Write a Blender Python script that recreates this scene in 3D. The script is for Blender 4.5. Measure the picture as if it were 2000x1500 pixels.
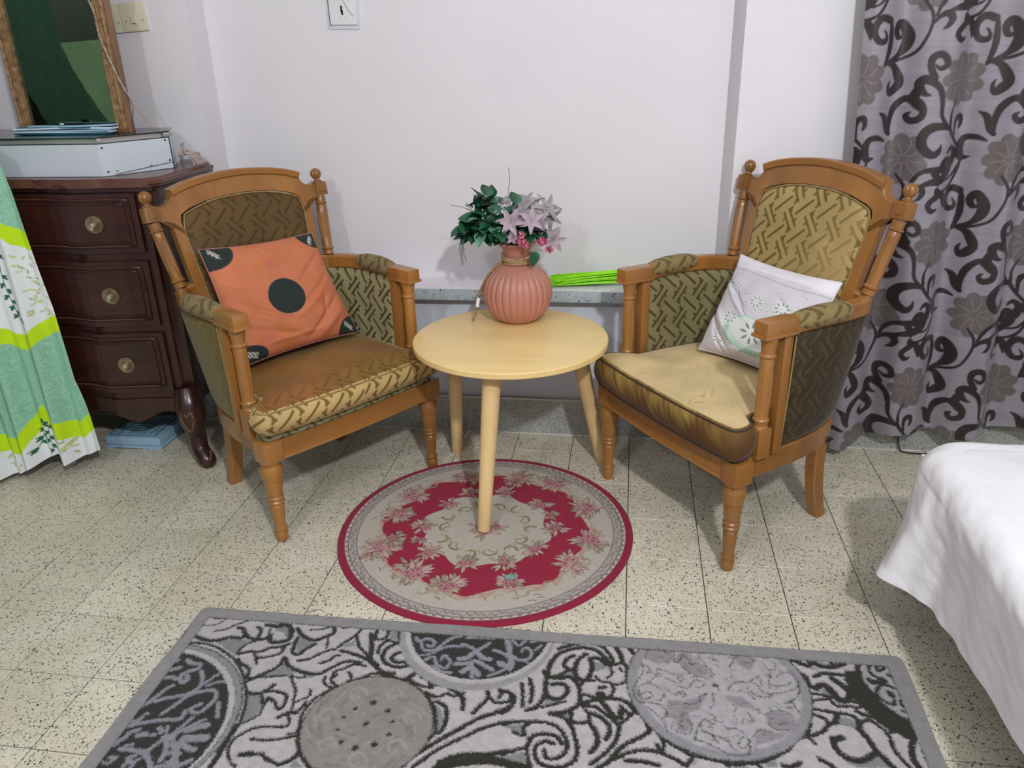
import bpy, bmesh, math, random, json
import numpy as np
from mathutils import Vector, Matrix
for o in list(bpy.data.objects): bpy.data.objects.remove(o)
SC = bpy.context.scene
COL = SC.collection
rnd = random.Random(7); npr = np.random.RandomState(5)
PI = math.pi
# ------------------------------------------------------------ camera, world, lights, exposure
cam_d = bpy.data.cameras.new('camera'); cam = bpy.data.objects.new('camera', cam_d); COL.objects.link(cam)
cam_d.sensor_fit = 'HORIZONTAL'; cam_d.sensor_width = 36; cam_d.lens = 27.684
cam.matrix_world = Matrix(((0.9892621, -0.0355203, 0.1417706, 0), (0.1443653, 0.3887214, -0.9099749, 0), (-0.0227867, 0.9206704, 0.3896752, 1.25), (0, 0, 0, 1)))
SC.camera = cam
w = bpy.data.worlds.new('world'); SC.world = w; w.use_nodes = True
w.node_tree.nodes['Background'].inputs[0].default_value = (.8, .88, 1, 1)
w.node_tree.nodes['Background'].inputs[1].default_value = .15
def area(name, loc, size, size_y, power, color, target):
    l = bpy.data.lights.new(name, 'AREA'); l.shape = 'RECTANGLE'; l.size = size; l.size_y = size_y
    l.energy = power; l.color = color
    o = bpy.data.objects.new(name, l); COL.objects.link(o); o.location = loc
    o.rotation_euler = (Vector(target) - Vector(loc)).to_track_quat('-Z', 'Y').to_euler()
area('ceiling_light_main', (.66, -.58, 2.42), .13, .13, 52, (.97, .98, 1), (-.2, 2.0, .3))
area('ceiling_light_second', (-1.05, -.85, 2.42), .16, .16, 16, (.93, .97, 1), (-.4, 2.0, .3))
area('ambient_fill', (0, .4, 2.7), 3.0, 2.6, 13, (.94, .97, 1), (0, .4, 0))  # broad fill added for ambient light, no fixture behind it
SC.view_settings.view_transform = 'Standard'; SC.view_settings.look = 'None'
SC.view_settings.exposure = 0.0; SC.view_settings.gamma = 1; SC.view_settings.use_curve_mapping = False

# ------------------------------------------------------------ helpers
def lin(c):
    return tuple((x / 255 / 12.92 if x / 255 <= .04045 else ((x / 255 + .055) / 1.055) ** 2.4) for x in c)
def tag(o, label=None, cat=None, group=None, kind=None):
    if label: o['label'] = label
    if cat: o['category'] = cat
    if group: o['group'] = group
    if kind: o['kind'] = kind
    return o
def thing(name, label, cat, loc=(0, 0, 0), rz=0, group=None):
    o = bpy.data.objects.new(name, None); COL.objects.link(o); o.location = loc; o.rotation_euler = (0, 0, rz)
    o.empty_display_size = .05
    return tag(o, label, cat, group)
def link(name, me, m=None, parent=None):
    o = bpy.data.objects.new(name, me); COL.objects.link(o)
    if m: me.materials.append(m)
    if parent: o.parent = parent
    return o
def fin(name, bm, m, parent=None, smooth=True, ang=35):
    bmesh.ops.recalc_face_normals(bm, faces=bm.faces)
    me = bpy.data.meshes.new(name); bm.to_mesh(me); bm.free()
    if smooth:
        me.polygons.foreach_set('use_smooth', [True] * len(me.polygons)); me.set_sharp_from_angle(angle=math.radians(ang))
    return link(name, me, m, parent)
def mesh_np(name, V, F, m, parent=None, col=None, smooth=True, uv=None):
    """V (n,3), F (k,4) or (k,3) int arrays, col (n,3) linear"""
    me = bpy.data.meshes.new(name); V = np.asarray(V, dtype=np.float32); F = np.asarray(F, dtype=np.int32)
    k, q = F.shape
    me.vertices.add(len(V)); me.vertices.foreach_set('co', V.ravel())
    me.loops.add(k * q); me.loops.foreach_set('vertex_index', F.ravel())
    me.polygons.add(k); me.polygons.foreach_set('loop_start', np.arange(0, k * q, q, dtype=np.int32))
    try: me.polygons.foreach_set('loop_total', np.full(k, q, dtype=np.int32))
    except Exception: pass
    if smooth: me.polygons.foreach_set('use_smooth', np.ones(k, dtype=bool))
    if col is not None:
        a = me.color_attributes.new('Col', 'FLOAT_COLOR', 'POINT')
        c = np.ones((len(V), 4), dtype=np.float32); c[:, :3] = col; a.data.foreach_set('color', c.ravel())
    me.update(); me.validate()
    return link(name, me, m, parent)
def gridF(ny, nx, off=0, wrapx=False):
    j, i = np.meshgrid(np.arange(ny - 1), np.arange(nx if wrapx else nx - 1), indexing='ij')
    i2 = (i + 1) % nx
    a = j * nx + i; b = j * nx + i2; c = (j + 1) * nx + i2; d = (j + 1) * nx + i
    return np.stack([a, b, c, d], -1).reshape(-1, 4) + off
def bm_box(bm, x0, x1, y0, y1, z0, z1, bev=0, M=None, seg=2):
    r = bmesh.ops.create_cube(bm, size=1); vs = r['verts']
    for v in vs:
        v.co = Vector((x0 + (v.co.x + .5) * (x1 - x0), y0 + (v.co.y + .5) * (y1 - y0), z0 + (v.co.z + .5) * (z1 - z0)))
    if bev:
        es = list({e for v in vs for e in v.link_edges})
        r2 = bmesh.ops.bevel(bm, geom=es, offset=bev, segments=seg, affect='EDGES', profile=.7)
        vs = list({v for f in r2['faces'] for v in f.verts} | {v for v in vs if v.is_valid})
    if M is not None: bmesh.ops.transform(bm, matrix=M, verts=[v for v in vs if v.is_valid])
def box(name, b, m, parent=None, bev=0, M=None, smooth=True):
    bm = bmesh.new(); bm_box(bm, *b, bev=bev, M=M); return fin(name, bm, m, parent, smooth)
def lathe(name, prof, m, parent=None, n=24, M=None, flute=None, cap=True, ang=40):
    """prof [(r,z)], flute (z0,z1,count,depth)"""
    bm = bmesh.new(); rings = []
    for r, z in prof:
        ring = []
        for k in range(n):
            t = 2 * PI * k / n; rr = r
            if flute and flute[0] <= z <= flute[1]: rr = r * (1 - flute[3] * max(0, math.cos(flute[2] * t)) ** 2)
            ring.append(bm.verts.new((rr * math.cos(t), rr * math.sin(t), z)))
        rings.append(ring)
    for a, b in zip(rings, rings[1:]):
        for k in range(n): bm.faces.new((a[k], a[(k + 1) % n], b[(k + 1) % n], b[k]))
    if cap: bm.faces.new(rings[0][::-1]); bm.faces.new(rings[-1])
    if M is not None: bm.transform(M)
    return fin(name, bm, m, parent, ang=ang)
def densify(prof, step):
    out = [prof[0]]
    for a, b in zip(prof, prof[1:]):
        k = max(1, int(math.hypot(b[0] - a[0], b[1] - a[1]) / step))
        for i in range(1, k + 1): out.append((a[0] + (b[0] - a[0]) * i / k, a[1] + (b[1] - a[1]) * i / k))
    return out
def axisM(p, q):
    """matrix taking z axis 0..1 onto p->q direction, origin p"""
    p = Vector(p); q = Vector(q); d = (q - p)
    return Matrix.Translation(p) @ d.to_track_quat('Z', 'Y').to_matrix().to_4x4()
def catmull(P, n=8, closed=False):
    P = [np.array(p, float) for p in P]; out = []
    N = len(P)
    rng = range(N) if closed else range(N - 1)
    for i in rng:
        p0 = P[(i - 1) % N] if (closed or i > 0) else P[0]; p1 = P[i]; p2 = P[(i + 1) % N]
        p3 = P[(i + 2) % N] if (closed or i + 2 < N) else P[-1]
        for k in range(n):
            t = k / n
            out.append(.5 * ((2 * p1) + (-p0 + p2) * t + (2 * p0 - 5 * p1 + 4 * p2 - p3) * t * t + (-p0 + 3 * p1 - 3 * p2 + p3) * t ** 3))
    if not closed: out.append(P[-1])
    return np.array(out)
def frames(P, up=(0, 0, 1)):
    P = np.asarray(P, float); T = np.gradient(P, axis=0); T /= np.linalg.norm(T, axis=1)[:, None] + 1e-12
    U = np.array(up, float); S = np.cross(T, U); n = np.linalg.norm(S, axis=1)[:, None]
    S = np.where(n < 1e-3, np.array([1., 0, 0]), S / (n + 1e-12)); N = np.cross(S, T)
    return T, S, N
def tubeVF(P, r, n=8, up=(0, 0, 1), closed=False, squash=(1, 1)):
    P = np.asarray(P, float)
    if closed:
        Q = np.vstack([P[-1:], P, P[:1]]); T, S, N = frames(Q, up); S = S[1:-1]; N = N[1:-1]
    else: T, S, N = frames(P, up)
    r = np.broadcast_to(np.asarray(r, float), (len(P),))
    t = np.arange(n) * 2 * PI / n
    V = P[:, None] + r[:, None, None] * (squash[0] * np.cos(t)[None, :, None] * S[:, None] + squash[1] * np.sin(t)[None, :, None] * N[:, None])
    F = gridF(len(P), n, wrapx=True)
    if closed:
        i = np.arange(n); i2 = (i + 1) % n; a = (len(P) - 1) * n
        F = np.vstack([F, np.stack([a + i, a + i2, i2, i], -1)])
    return V.reshape(-1, 3), F
def merge(parts):
    V = []; F = []; o = 0
    for v, f in parts: V.append(v); F.append(f + o); o += len(v)
    return np.vstack(V), np.vstack(F)
def tube(name, P, r, m, parent=None, n=8, closed=False, up=(0, 0, 1), squash=(1, 1)):
    V, F = tubeVF(P, r, n, up, closed, squash); return mesh_np(name, V, F, m, parent)
def sweep_rect(name, P, w, h, m, parent=None, bev=.004, up=(0, 0, 1), taper=None):
    """rectangular section w (side) x h (up), rounded, capped"""
    T, S, N = frames(P, up)
    q = [(-w / 2 + bev, -h / 2), (w / 2 - bev, -h / 2), (w / 2, -h / 2 + bev), (w / 2, h / 2 - bev), (w / 2 - bev, h / 2), (-w / 2 + bev, h / 2), (-w / 2, h / 2 - bev), (-w / 2, -h / 2 + bev)]
    bm = bmesh.new(); rings = []
    for i in range(len(P)):
        k = 1 if taper is None else taper[i]
        rings.append([bm.verts.new(P[i] + S[i] * a * k + N[i] * b * k) for a, b in q])
    for a, b in zip(rings, rings[1:]):
        for k in range(8): bm.faces.new((a[k], a[(k + 1) % 8], b[(k + 1) % 8], b[k]))
    bm.faces.new(rings[0][::-1]); bm.faces.new(rings[-1])
    return fin(name, bm, m, parent, ang=30)
def extrude_poly(name, pts, d0, d1, m, parent=None, M=None, bev=0):
    """pts in (x,z) plane, extruded along y from d0 to d1"""
    bm = bmesh.new()
    a = [bm.verts.new((x, d0, z)) for x, z in pts]; b = [bm.verts.new((x, d1, z)) for x, z in pts]
    fa = bm.faces.new(a); fb = bm.faces.new(b[::-1]); n = len(pts)
    for i in range(n): bm.faces.new((a[i], b[i], b[(i + 1) % n], a[(i + 1) % n]))
    if bev:
        bmesh.ops.bevel(bm, geom=[e for e in bm.edges if (e.verts[0] in a) == (e.verts[1] in a)], offset=bev, segments=2, affect='EDGES')
    if M is not None: bm.transform(M)
    return fin(name, bm, m, parent, ang=30)

# ------------------------------------------------------------ materials
def nmat(name):
    m = bpy.data.materials.new(name); m.use_nodes = True; nt = m.node_tree; b = nt.nodes['Principled BSDF']
    return m, nt, b
def N(nt, t, **k):
    n = nt.nodes.new(t)
    for a, v in k.items():
        if a.startswith('i_'):
            s = n.inputs[int(a[2:])] if a[2:].isdigit() else n.inputs[a[2:].replace('_', ' ')]
            s.default_value = v
        else: setattr(n, a, v)
    return n
def ramp(nt, stops):
    r = nt.nodes.new('ShaderNodeValToRGB'); e = r.color_ramp.elements
    while len(e) < len(stops): e.new(.5)
    for s, (p, c) in zip(e, stops): s.position = p; s.color = (*c, 1) if len(c) == 3 else c
    return r
def mat(name, c, rough=.6, var=.12, scale=8, bump=0, bscale=60, metal=0, stretch=(1, 1, 1), sheen=0, coat=0, attr=False, spec=.5, detail=4, c2=None, trans=0, obj_rand=0, sss=0):
    m, nt, b = nmat(name); L = nt.links
    b.inputs['Roughness'].default_value = rough; b.inputs['Metallic'].default_value = metal
    b.inputs['Specular IOR Level'].default_value = spec
    if sheen: b.inputs['Sheen Weight'].default_value = sheen; b.inputs['Sheen Roughness'].default_value = .35
    if coat: b.inputs['Coat Weight'].default_value = coat; b.inputs['Coat Roughness'].default_value = .15
    if trans: b.inputs['Transmission Weight'].default_value = trans
    tc = N(nt, 'ShaderNodeTexCoord'); mp = N(nt, 'ShaderNodeMapping'); mp.inputs['Scale'].default_value = stretch
    L.new(tc.outputs['Object'], mp.inputs[0])
    no = N(nt, 'ShaderNodeTexNoise'); no.inputs['Scale'].default_value = scale; no.inputs['Detail'].default_value = detail
    L.new(mp.outputs[0], no.inputs['Vector'])
    if attr:
        at = N(nt, 'ShaderNodeAttribute', attribute_name='Col'); src = at.outputs['Color']
        r = ramp(nt, [(.3, (1 - var,) * 3), (.7, (1 + var,) * 3)]); L.new(no.outputs[0], r.inputs[0])
        mx = N(nt, 'ShaderNodeMix', data_type='RGBA', blend_type='MULTIPLY'); mx.inputs[0].default_value = 1
        L.new(src, mx.inputs[6]); L.new(r.outputs[0], mx.inputs[7]); out = mx.outputs[2]
    else:
        c = lin(c); lo = tuple(x * (1 - var) for x in c) if c2 is None else lin(c2); hi = tuple(min(1, x * (1 + var)) for x in c)
        r = ramp(nt, [(.3, lo), (.7, hi)]); L.new(no.outputs[0], r.inputs[0]); out = r.outputs[0]
    if obj_rand:
        oi = N(nt, 'ShaderNodeObjectInfo'); hs = N(nt, 'ShaderNodeHueSaturation')
        mr = N(nt, 'ShaderNodeMapRange'); mr.inputs[3].default_value = 1 - obj_rand; mr.inputs[4].default_value = 1 + obj_rand
        L.new(oi.outputs['Random'], mr.inputs[0]); L.new(mr.outputs[0], hs.inputs['Value']); L.new(out, hs.inputs['Color']); out = hs.outputs[0]
    L.new(out, b.inputs['Base Color'])
    if bump:
        n2 = N(nt, 'ShaderNodeTexNoise'); n2.inputs['Scale'].default_value = bscale; n2.inputs['Detail'].default_value = 6
        L.new(mp.outputs[0], n2.inputs['Vector'])
        bp = N(nt, 'ShaderNodeBump'); bp.inputs['Strength'].default_value = bump; bp.inputs['Distance'].default_value = .01
        L.new(n2.outputs[0], bp.inputs['Height']); L.new(bp.outputs[0], b.inputs['Normal'])
    return m
def terrazzo(name, base, base2, chip, dens, scale, rough=.35, rnd_=.05):
    m, nt, b = nmat(name); L = nt.links
    b.inputs['Roughness'].default_value = rough
    tc = N(nt, 'ShaderNodeNewGeometry'); pos = tc.outputs['Position']
    no = N(nt, 'ShaderNodeTexNoise'); no.inputs['Scale'].default_value = 5; no.inputs['Detail'].default_value = 5; L.new(pos, no.inputs['Vector'])
    r0 = ramp(nt, [(.35, lin(base)), (.7, lin(base2))]); L.new(no.outputs[0], r0.inputs[0])
    # chips: warped voronoi cells, only those with a low random value are shown
    wz = N(nt, 'ShaderNodeTexNoise'); wz.inputs['Scale'].default_value = scale * 1.3; L.new(pos, wz.inputs['Vector'])
    ad = N(nt, 'ShaderNodeVectorMath', operation='MULTIPLY_ADD'); L.new(wz.outputs['Color'], ad.inputs[0]); ad.inputs[1].default_value = (.012, .012, .012); L.new(pos, ad.inputs[2])
    cur = r0.outputs[0]
    for sc, dn, sz in ((scale, dens, .34), (scale * 1.9, dens * .8, .36)):
        vo = N(nt, 'ShaderNodeTexVoronoi'); vo.inputs['Scale'].default_value = sc; L.new(ad.outputs[0], vo.inputs['Vector'])
        lt = N(nt, 'ShaderNodeMath', operation='LESS_THAN'); L.new(vo.outputs['Distance'], lt.inputs[0]); lt.inputs[1].default_value = sz
        sp = N(nt, 'ShaderNodeSeparateColor'); L.new(vo.outputs['Color'], sp.inputs[0])
        l2 = N(nt, 'ShaderNodeMath', operation='LESS_THAN'); L.new(sp.outputs[0], l2.inputs[0]); l2.inputs[1].default_value = dn
        mu = N(nt, 'ShaderNodeMath', operation='MULTIPLY'); L.new(lt.outputs[0], mu.inputs[0]); L.new(l2.outputs[0], mu.inputs[1])
        m2 = N(nt, 'ShaderNodeMath', operation='MULTIPLY'); L.new(mu.outputs[0], m2.inputs[0]); L.new(sp.outputs[1], m2.inputs[1])
        m3 = N(nt, 'ShaderNodeMath', operation='MULTIPLY_ADD', use_clamp=True); L.new(mu.outputs[0], m3.inputs[0]); m3.inputs[1].default_value = .45; L.new(m2.outputs[0], m3.inputs[2])
        mx = N(nt, 'ShaderNodeMix', data_type='RGBA'); L.new(m3.outputs[0], mx.inputs[0]); L.new(cur, mx.inputs[6]); mx.inputs[7].default_value = (*lin(chip), 1)
        cur = mx.outputs[2]
    oi = N(nt, 'ShaderNodeObjectInfo'); hs = N(nt, 'ShaderNodeHueSaturation')
    mr = N(nt, 'ShaderNodeMapRange'); mr.inputs[3].default_value = 1 - rnd_; mr.inputs[4].default_value = 1 + rnd_
    L.new(oi.outputs['Random'], mr.inputs[0]); L.new(mr.outputs[0], hs.inputs['Value']); L.new(cur, hs.inputs['Color'])
    L.new(hs.outputs[0], b.inputs['Base Color'])
    return m
M = {}
M['wall'] = mat('wall_paint', (222, 219, 224), .55, .02, 3, .12, 14)
M['wall_lower'] = mat('wall_paint_lower', (206, 213, 224), .45, .03, 4, .15, 18)
M['ceil'] = mat('ceiling_paint', (235, 235, 232), .8, .02)
M['tile'] = terrazzo('floor_terrazzo', (207, 200, 178), (221, 214, 196), (50, 46, 36), .42, 150)
M['skirt'] = terrazzo('skirting_terrazzo', (160, 163, 158), (182, 185, 180), (40, 40, 36), .5, 190)
M['sill'] = terrazzo('sill_terrazzo', (160, 172, 178), (178, 190, 194), (70, 84, 92), .25, 120)
M['grout'] = mat('floor_grout', (60, 54, 42), .9)
M['whitegrout'] = mat('white_grout', (215, 212, 205), .8)
M['wood'] = mat('chair_wood', (156, 106, 50), .36, .2, 9, .06, 120, stretch=(1, 1, .15), c2=(120, 78, 32), coat=.4)
M['wood_x'] = mat('chair_wood_rail', (156, 106, 50), .36, .2, 9, .06, 120, stretch=(.15, 1, 1), c2=(122, 79, 33), coat=.4)
M['velvet'] = mat('olive_velvet', (0, 0, 0), .75, .14, 10, .1, 300, sheen=.14, attr=True)
M['piping'] = mat('velvet_piping', (146, 116, 58), .7, .15, 30, sheen=.4)
M['piping_dark'] = mat('dark_piping', (52, 40, 20), .7, .15, 30, sheen=.2)
M['dark_lining'] = mat('black_lining', (22, 18, 16), .95, .3)
M['birch'] = mat('pale_birch', (236, 204, 140), .34, .06, 3, .01, 60, stretch=(1, 9, 1), coat=.15)
M['birch_leg'] = mat('pale_birch_leg', (228, 196, 140), .4, .07, 4, .01, 60, stretch=(6, 6, 1))
M['mahog'] = mat('dark_mahogany', (52, 21, 15), .32, .35, 5, .03, 60, stretch=(1, 1, 4), coat=.3)
M['mahog_top'] = mat('mahogany_top', (98, 62, 50), .3, .3, 5, .02, 60, stretch=(3, 1, 1), coat=.3)
M['mahog_edge'] = mat('worn_mahogany_edge', (120, 84, 64), .4, .2)
M['brass'] = mat('aged_brass', (142, 130, 104), .3, .25, 40, metal=.7)
M['crystal'] = mat('knob_centre', (196, 186, 160), .18, .1, metal=.5)
M['plate'] = mat('switch_plate_plastic', (216, 210, 186), .35, .03)
M['plate_white'] = mat('socket_plastic', (222, 222, 224), .3, .03)
M['black'] = mat('black_hole', (14, 13, 13), .6)
M['pink'] = mat('pink_button', (226, 130, 160), .4)
M['vase'] = mat('pink_terracotta', (182, 124, 108), .42, .1, 5, .03, 60)
M['rope'] = mat('jute_rope', (164, 132, 96), .9, .3, 90, .3, 200)
M['leaf'] = mat('green_leaf', (38, 96, 66), .5, .35, 25, .1, 60, c2=(20, 58, 40), obj_rand=.35)
M['leaf_pale'] = mat('pale_green_leaf', (92, 146, 122), .5, .2, 25, obj_rand=.2)
M['lily'] = mat('mauve_petal', (176, 158, 170), .6, .15, 30, obj_rand=.1)
M['lily_grey'] = mat('grey_petal', (160, 154, 156), .6, .15, 30, obj_rand=.1)
M['pinkfl'] = mat('pink_blossom', (212, 118, 146), .55, .15, 40)
M['stem'] = mat('stem_green', (70, 92, 74), .6)
M['grass'] = mat('dry_grass', (96, 108, 102), .6)
M['lime'] = mat('lime_bristle', (150, 232, 8), .35, .12, 60)
M['sheet'] = mat('white_cotton', (236, 234, 238), .8, .02, 6, .8, 14, stretch=(1, .55, .8))
M['mattress'] = mat('mattress_cloth', (200, 196, 190), .9)
M['bedwood'] = mat('bed_wood', (88, 52, 32), .5, .3, 6, stretch=(4, 1, 1))
M['gold'] = mat('gilt_frame', (156, 124, 88), .45, .3, 60, .25, 120, metal=.2, c2=(112, 82, 54))
M['frameback'] = mat('frame_side_wood', (132, 100, 76), .6, .2)
M['glass'] = mat('mirror_glass', (138, 152, 136), .03, .02, metal=1.0)
M['papers'] = mat('blue_white_paper', (160, 200, 222), .6, .1, 14)
M['papers2'] = mat('white_paper', (214, 230, 238), .6, .05, 14)
M['folder'] = mat('blue_folder', (38, 92, 112), .4, .2)
M['boxwhite'] = mat('white_laminate', (200, 208, 216), .42, .04, 4)
M['alu'] = mat('aluminium_edge', (190, 192, 190), .3, .08, metal=.6)
M['darkline'] = mat('dark_glass_edge', (30, 42, 38), .15, .1)
M['cord'] = mat('twine', (168, 152, 144), .9, .2, 80)
M['scale'] = mat('pale_blue_plastic', (150, 182, 206), .4, .05)
M['scale_top'] = mat('pale_blue_tread', (100, 140, 160), .5, .1)
M['cable'] = mat('dark_cable', (40, 38, 40), .5)
M['pile'] = mat('carpet_pile', (0, 0, 0), .95, .10, 60, .5, 420, attr=True, sheen=.15)
M['flat'] = mat('flatweave', (0, 0, 0), .92, .06, 80, .35, 500, attr=True, sheen=.1)
M['satin'] = mat('satin_curtain', (0, 0, 0), .4, .10, 3, .10, 200, attr=True, sheen=.15, stretch=(1, 1, 26), spec=.5)
M['cotton'] = mat('printed_cotton', (0, 0, 0), .85, .04, 20, .05, 300, attr=True)
M['pillow'] = mat('pillow_cotton', (0, 0, 0), .85, .07, 14, .10, 200, attr=True, sheen=.1)

# ------------------------------------------------------------ pattern raster (real printed / woven patterns, kept as vertex colours)
class Raster:
    def __init__(s, x0, y0, x1, y1, res, col):
        s.x0, s.y0, s.res = x0, y0, res; s.nx = int((x1 - x0) / res) + 1; s.ny = int((y1 - y0) / res) + 1
        s.im = np.tile(np.array(lin(col), np.float32), (s.ny, s.nx, 1)); s.jx = s.jy = None
        xs = x0 + np.arange(s.nx) * res; ys = y0 + np.arange(s.ny) * res
        s.X, s.Y = np.meshgrid(xs, ys)
    def jag(s, amp, seed=1):
        r = np.random.RandomState(seed)
        for nm in ('X', 'Y'):
            a = r.uniform(-1, 1, (s.ny, s.nx)); a = (a + np.roll(a, 1, 0) + np.roll(a, 1, 1) + np.roll(a, (1, 1), (0, 1))) / 2
            setattr(s, nm, getattr(s, nm) + a * amp)
    def win(s, x0, y0, x1, y1):
        i0 = max(0, int((x0 - s.x0) / s.res) - 2); i1 = min(s.nx, int((x1 - s.x0) / s.res) + 3)
        j0 = max(0, int((y0 - s.y0) / s.res) - 2); j1 = min(s.ny, int((y1 - s.y0) / s.res) + 3)
        return slice(j0, j1), slice(i0, i1)
    def put(s, w, a, col):
        c = np.array(lin(col), np.float32); a = np.clip(a, 0, 1)[..., None]; s.im[w] = s.im[w] * (1 - a) + c * a
    def stroke(s, P, hw, col, smooth=5, clip=None):
        P = np.asarray(P, float); hw = np.broadcast_to(np.asarray(hw, float), (len(P),))
        if smooth and len(P) > 2: Q = catmull(np.c_[P, hw], smooth); P = Q[:, :2]; hw = Q[:, 2]
        m = hw.max() + 2 * s.res + 2
        w = s.win(P[:, 0].min() - m, P[:, 1].min() - m, P[:, 0].max() + m, P[:, 1].max() + m)
        X = s.X[w]; Y = s.Y[w]
        if X.size == 0: return
        D = np.full(X.shape, 1e9)
        for (ax, ay), (bx, by), wa, wb in zip(P[:-1], P[1:], hw[:-1], hw[1:]):
            dx, dy = bx - ax, by - ay; l = dx * dx + dy * dy + 1e-9
            t = np.clip(((X - ax) * dx + (Y - ay) * dy) / l, 0, 1)
            D = np.minimum(D, np.hypot(X - ax - t * dx, Y - ay - t * dy) - (wa + (wb - wa) * t))
        a = np.clip(.5 - D / s.res, 0, 1)
        if clip is not None: a = a * clip(X, Y)
        s.put(w, a, col)
    def poly(s, P, col):
        P = np.asarray(P, float); w = s.win(P[:, 0].min(), P[:, 1].min(), P[:, 0].max(), P[:, 1].max()); X = s.X[w]; Y = s.Y[w]
        if X.size == 0: return
        ins = np.zeros(X.shape, bool); n = len(P)
        for i in range(n):
            ax, ay = P[i]; bx, by = P[(i + 1) % n]
            c = (ay > Y) != (by > Y); ins ^= c & (X < (bx - ax) * (Y - ay) / (by - ay + 1e-12) + ax)
        s.put(w, ins.astype(float), col)
    def ell(s, cx, cy, a, b, ang, col, p=2., out=None, ow=0):
        m = max(a, b) + ow + s.res; w = s.win(cx - m, cy - m, cx + m, cy + m); X = s.X[w] - cx; Y = s.Y[w] - cy
        if X.size == 0: return
        c, sn = math.cos(ang), math.sin(ang); U = X * c + Y * sn; Vv = -X * sn + Y * c
        def cov(a, b):
            if p == 2.: d = np.hypot(U / a, Vv / b) - 1
            else: d = np.abs(U / a) + np.abs(Vv / b) ** 1.0 * .9 + .0 * U - 1 + .35 * (np.abs(Vv / b) * (1 - np.clip(np.abs(U / a), 0, 1))) * -1
            return np.clip(.5 - d * min(a, b) / s.res, 0, 1)
        if out: s.put(w, cov(a + ow, b + ow), out)
        s.put(w, cov(a, b), col)
    def sample(s, x, y, wrap=False):
        u = (np.asarray(x) - s.x0) / s.res; v = (np.asarray(y) - s.y0) / s.res
        if wrap:
            u = np.mod(u, s.nx - 1); v = np.mod(v, s.ny - 1)
        u = np.clip(u, 0, s.nx - 1.001); v = np.clip(v, 0, s.ny - 1.001)
        i = u.astype(int); j = v.astype(int); fu = (u - i)[..., None]; fv = (v - j)[..., None]
        return (s.im[j, i] * (1 - fu) * (1 - fv) + s.im[j, i + 1] * fu * (1 - fv) + s.im[j + 1, i] * (1 - fu) * fv + s.im[j + 1, i + 1] * fu * fv)
# fretwork cell of the velvet (mask 0..1 in channel 0)
FP = 76.
fr = Raster(0, 0, FP, FP, .5, (0, 0, 0))
for ox in (-1, 0, 1):
    for oy in (-1, 0, 1):
        cx, cy = ox * FP, oy * FP
        def seg(x, y, ang, L, hw):
            c, s_ = math.cos(math.radians(ang)), math.sin(math.radians(ang)); h = L / 2
            fr.stroke([(cx + (x - c * h / 1) * 1, cy + y - s_ * h), (cx + x + c * h, cy + y + s_ * h)], hw, (255, 255, 255), 0)
        k = FP
        seg(0, 0, 42, .78 * k, 3.7)
        e_ = np.array([math.cos(math.radians(-48)), math.sin(math.radians(-48))]); n_ = np.array([-e_[1], e_[0]]); h_ = .35 * k; c_ = np.array([.5 * k, .5 * k])
        for sg in (1, -1):
            b_ = c_ + sg * n_ * 9.5; seg(b_[0], b_[1], -48, 2 * h_, 3.7)
            for q_, l_ in ((-h_ + 2, 12), (h_ * .42, 9)):
                m_ = b_ + sg * (e_ * q_ + n_ * l_ / 2); seg(m_[0], m_[1], 42, l_, 3.2)
            m_ = b_ + sg * (e_ * (-h_ + 8) + n_ * 4); seg(m_[0], m_[1], 42, 4, 2.6)
def fret(x, y):
    return fr.sample(np.asarray(x) * 1000, np.asarray(y) * 1000, wrap=True)[..., 0]
def snoise(X, Y, sc, seed=0):
    """cheap smooth pseudo noise -1..1"""
    r = np.random.RandomState(seed); o = 0
    for k in range(5):
        a = r.uniform(0, 2 * PI); f = sc * r.uniform(.6, 1.8); p = r.uniform(0, 6.28)
        o = o + np.sin((X * math.cos(a) + Y * math.sin(a)) * f + p + 1.3 * np.sin((X * math.sin(a) - Y * math.cos(a)) * f * .7 + p))
    return o / 5
# ------------------------------------------------------------ room shell
X0, X1, Y0, YW, ZC = -2.45, 2.0, -1.8, 2.50, 2.75
def struct(o): o['kind'] = 'structure'; return o
floor = struct(box('floor', (X0, X1, Y0, YW, -.06, -.0025), M['grout'], smooth=False))
T = .1932; tx0, ty0 = .022, 2.160
bm = bmesh.new(); g = .0011
bm_box(bm, -T / 2 + g, T / 2 - g, -T / 2 + g, T / 2 - g, -.006, 0, bev=0)
for f in bm.faces: pass
bmesh.ops.bevel(bm, geom=[e for e in bm.edges if all(v.co.z > -.001 for v in e.verts)], offset=.0008, segments=1, affect='EDGES')
tme = bpy.data.meshes.new('tile'); bm.to_mesh(tme); bm.free(); tme.materials.append(M['tile'])
hidden = bmesh.new(); cnt = 0
ix0 = int(math.floor((X0 - tx0) / T)); ix1 = int(math.ceil((X1 - tx0) / T))
iy0 = int(math.floor((Y0 - ty0) / T)); iy1 = 2
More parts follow.
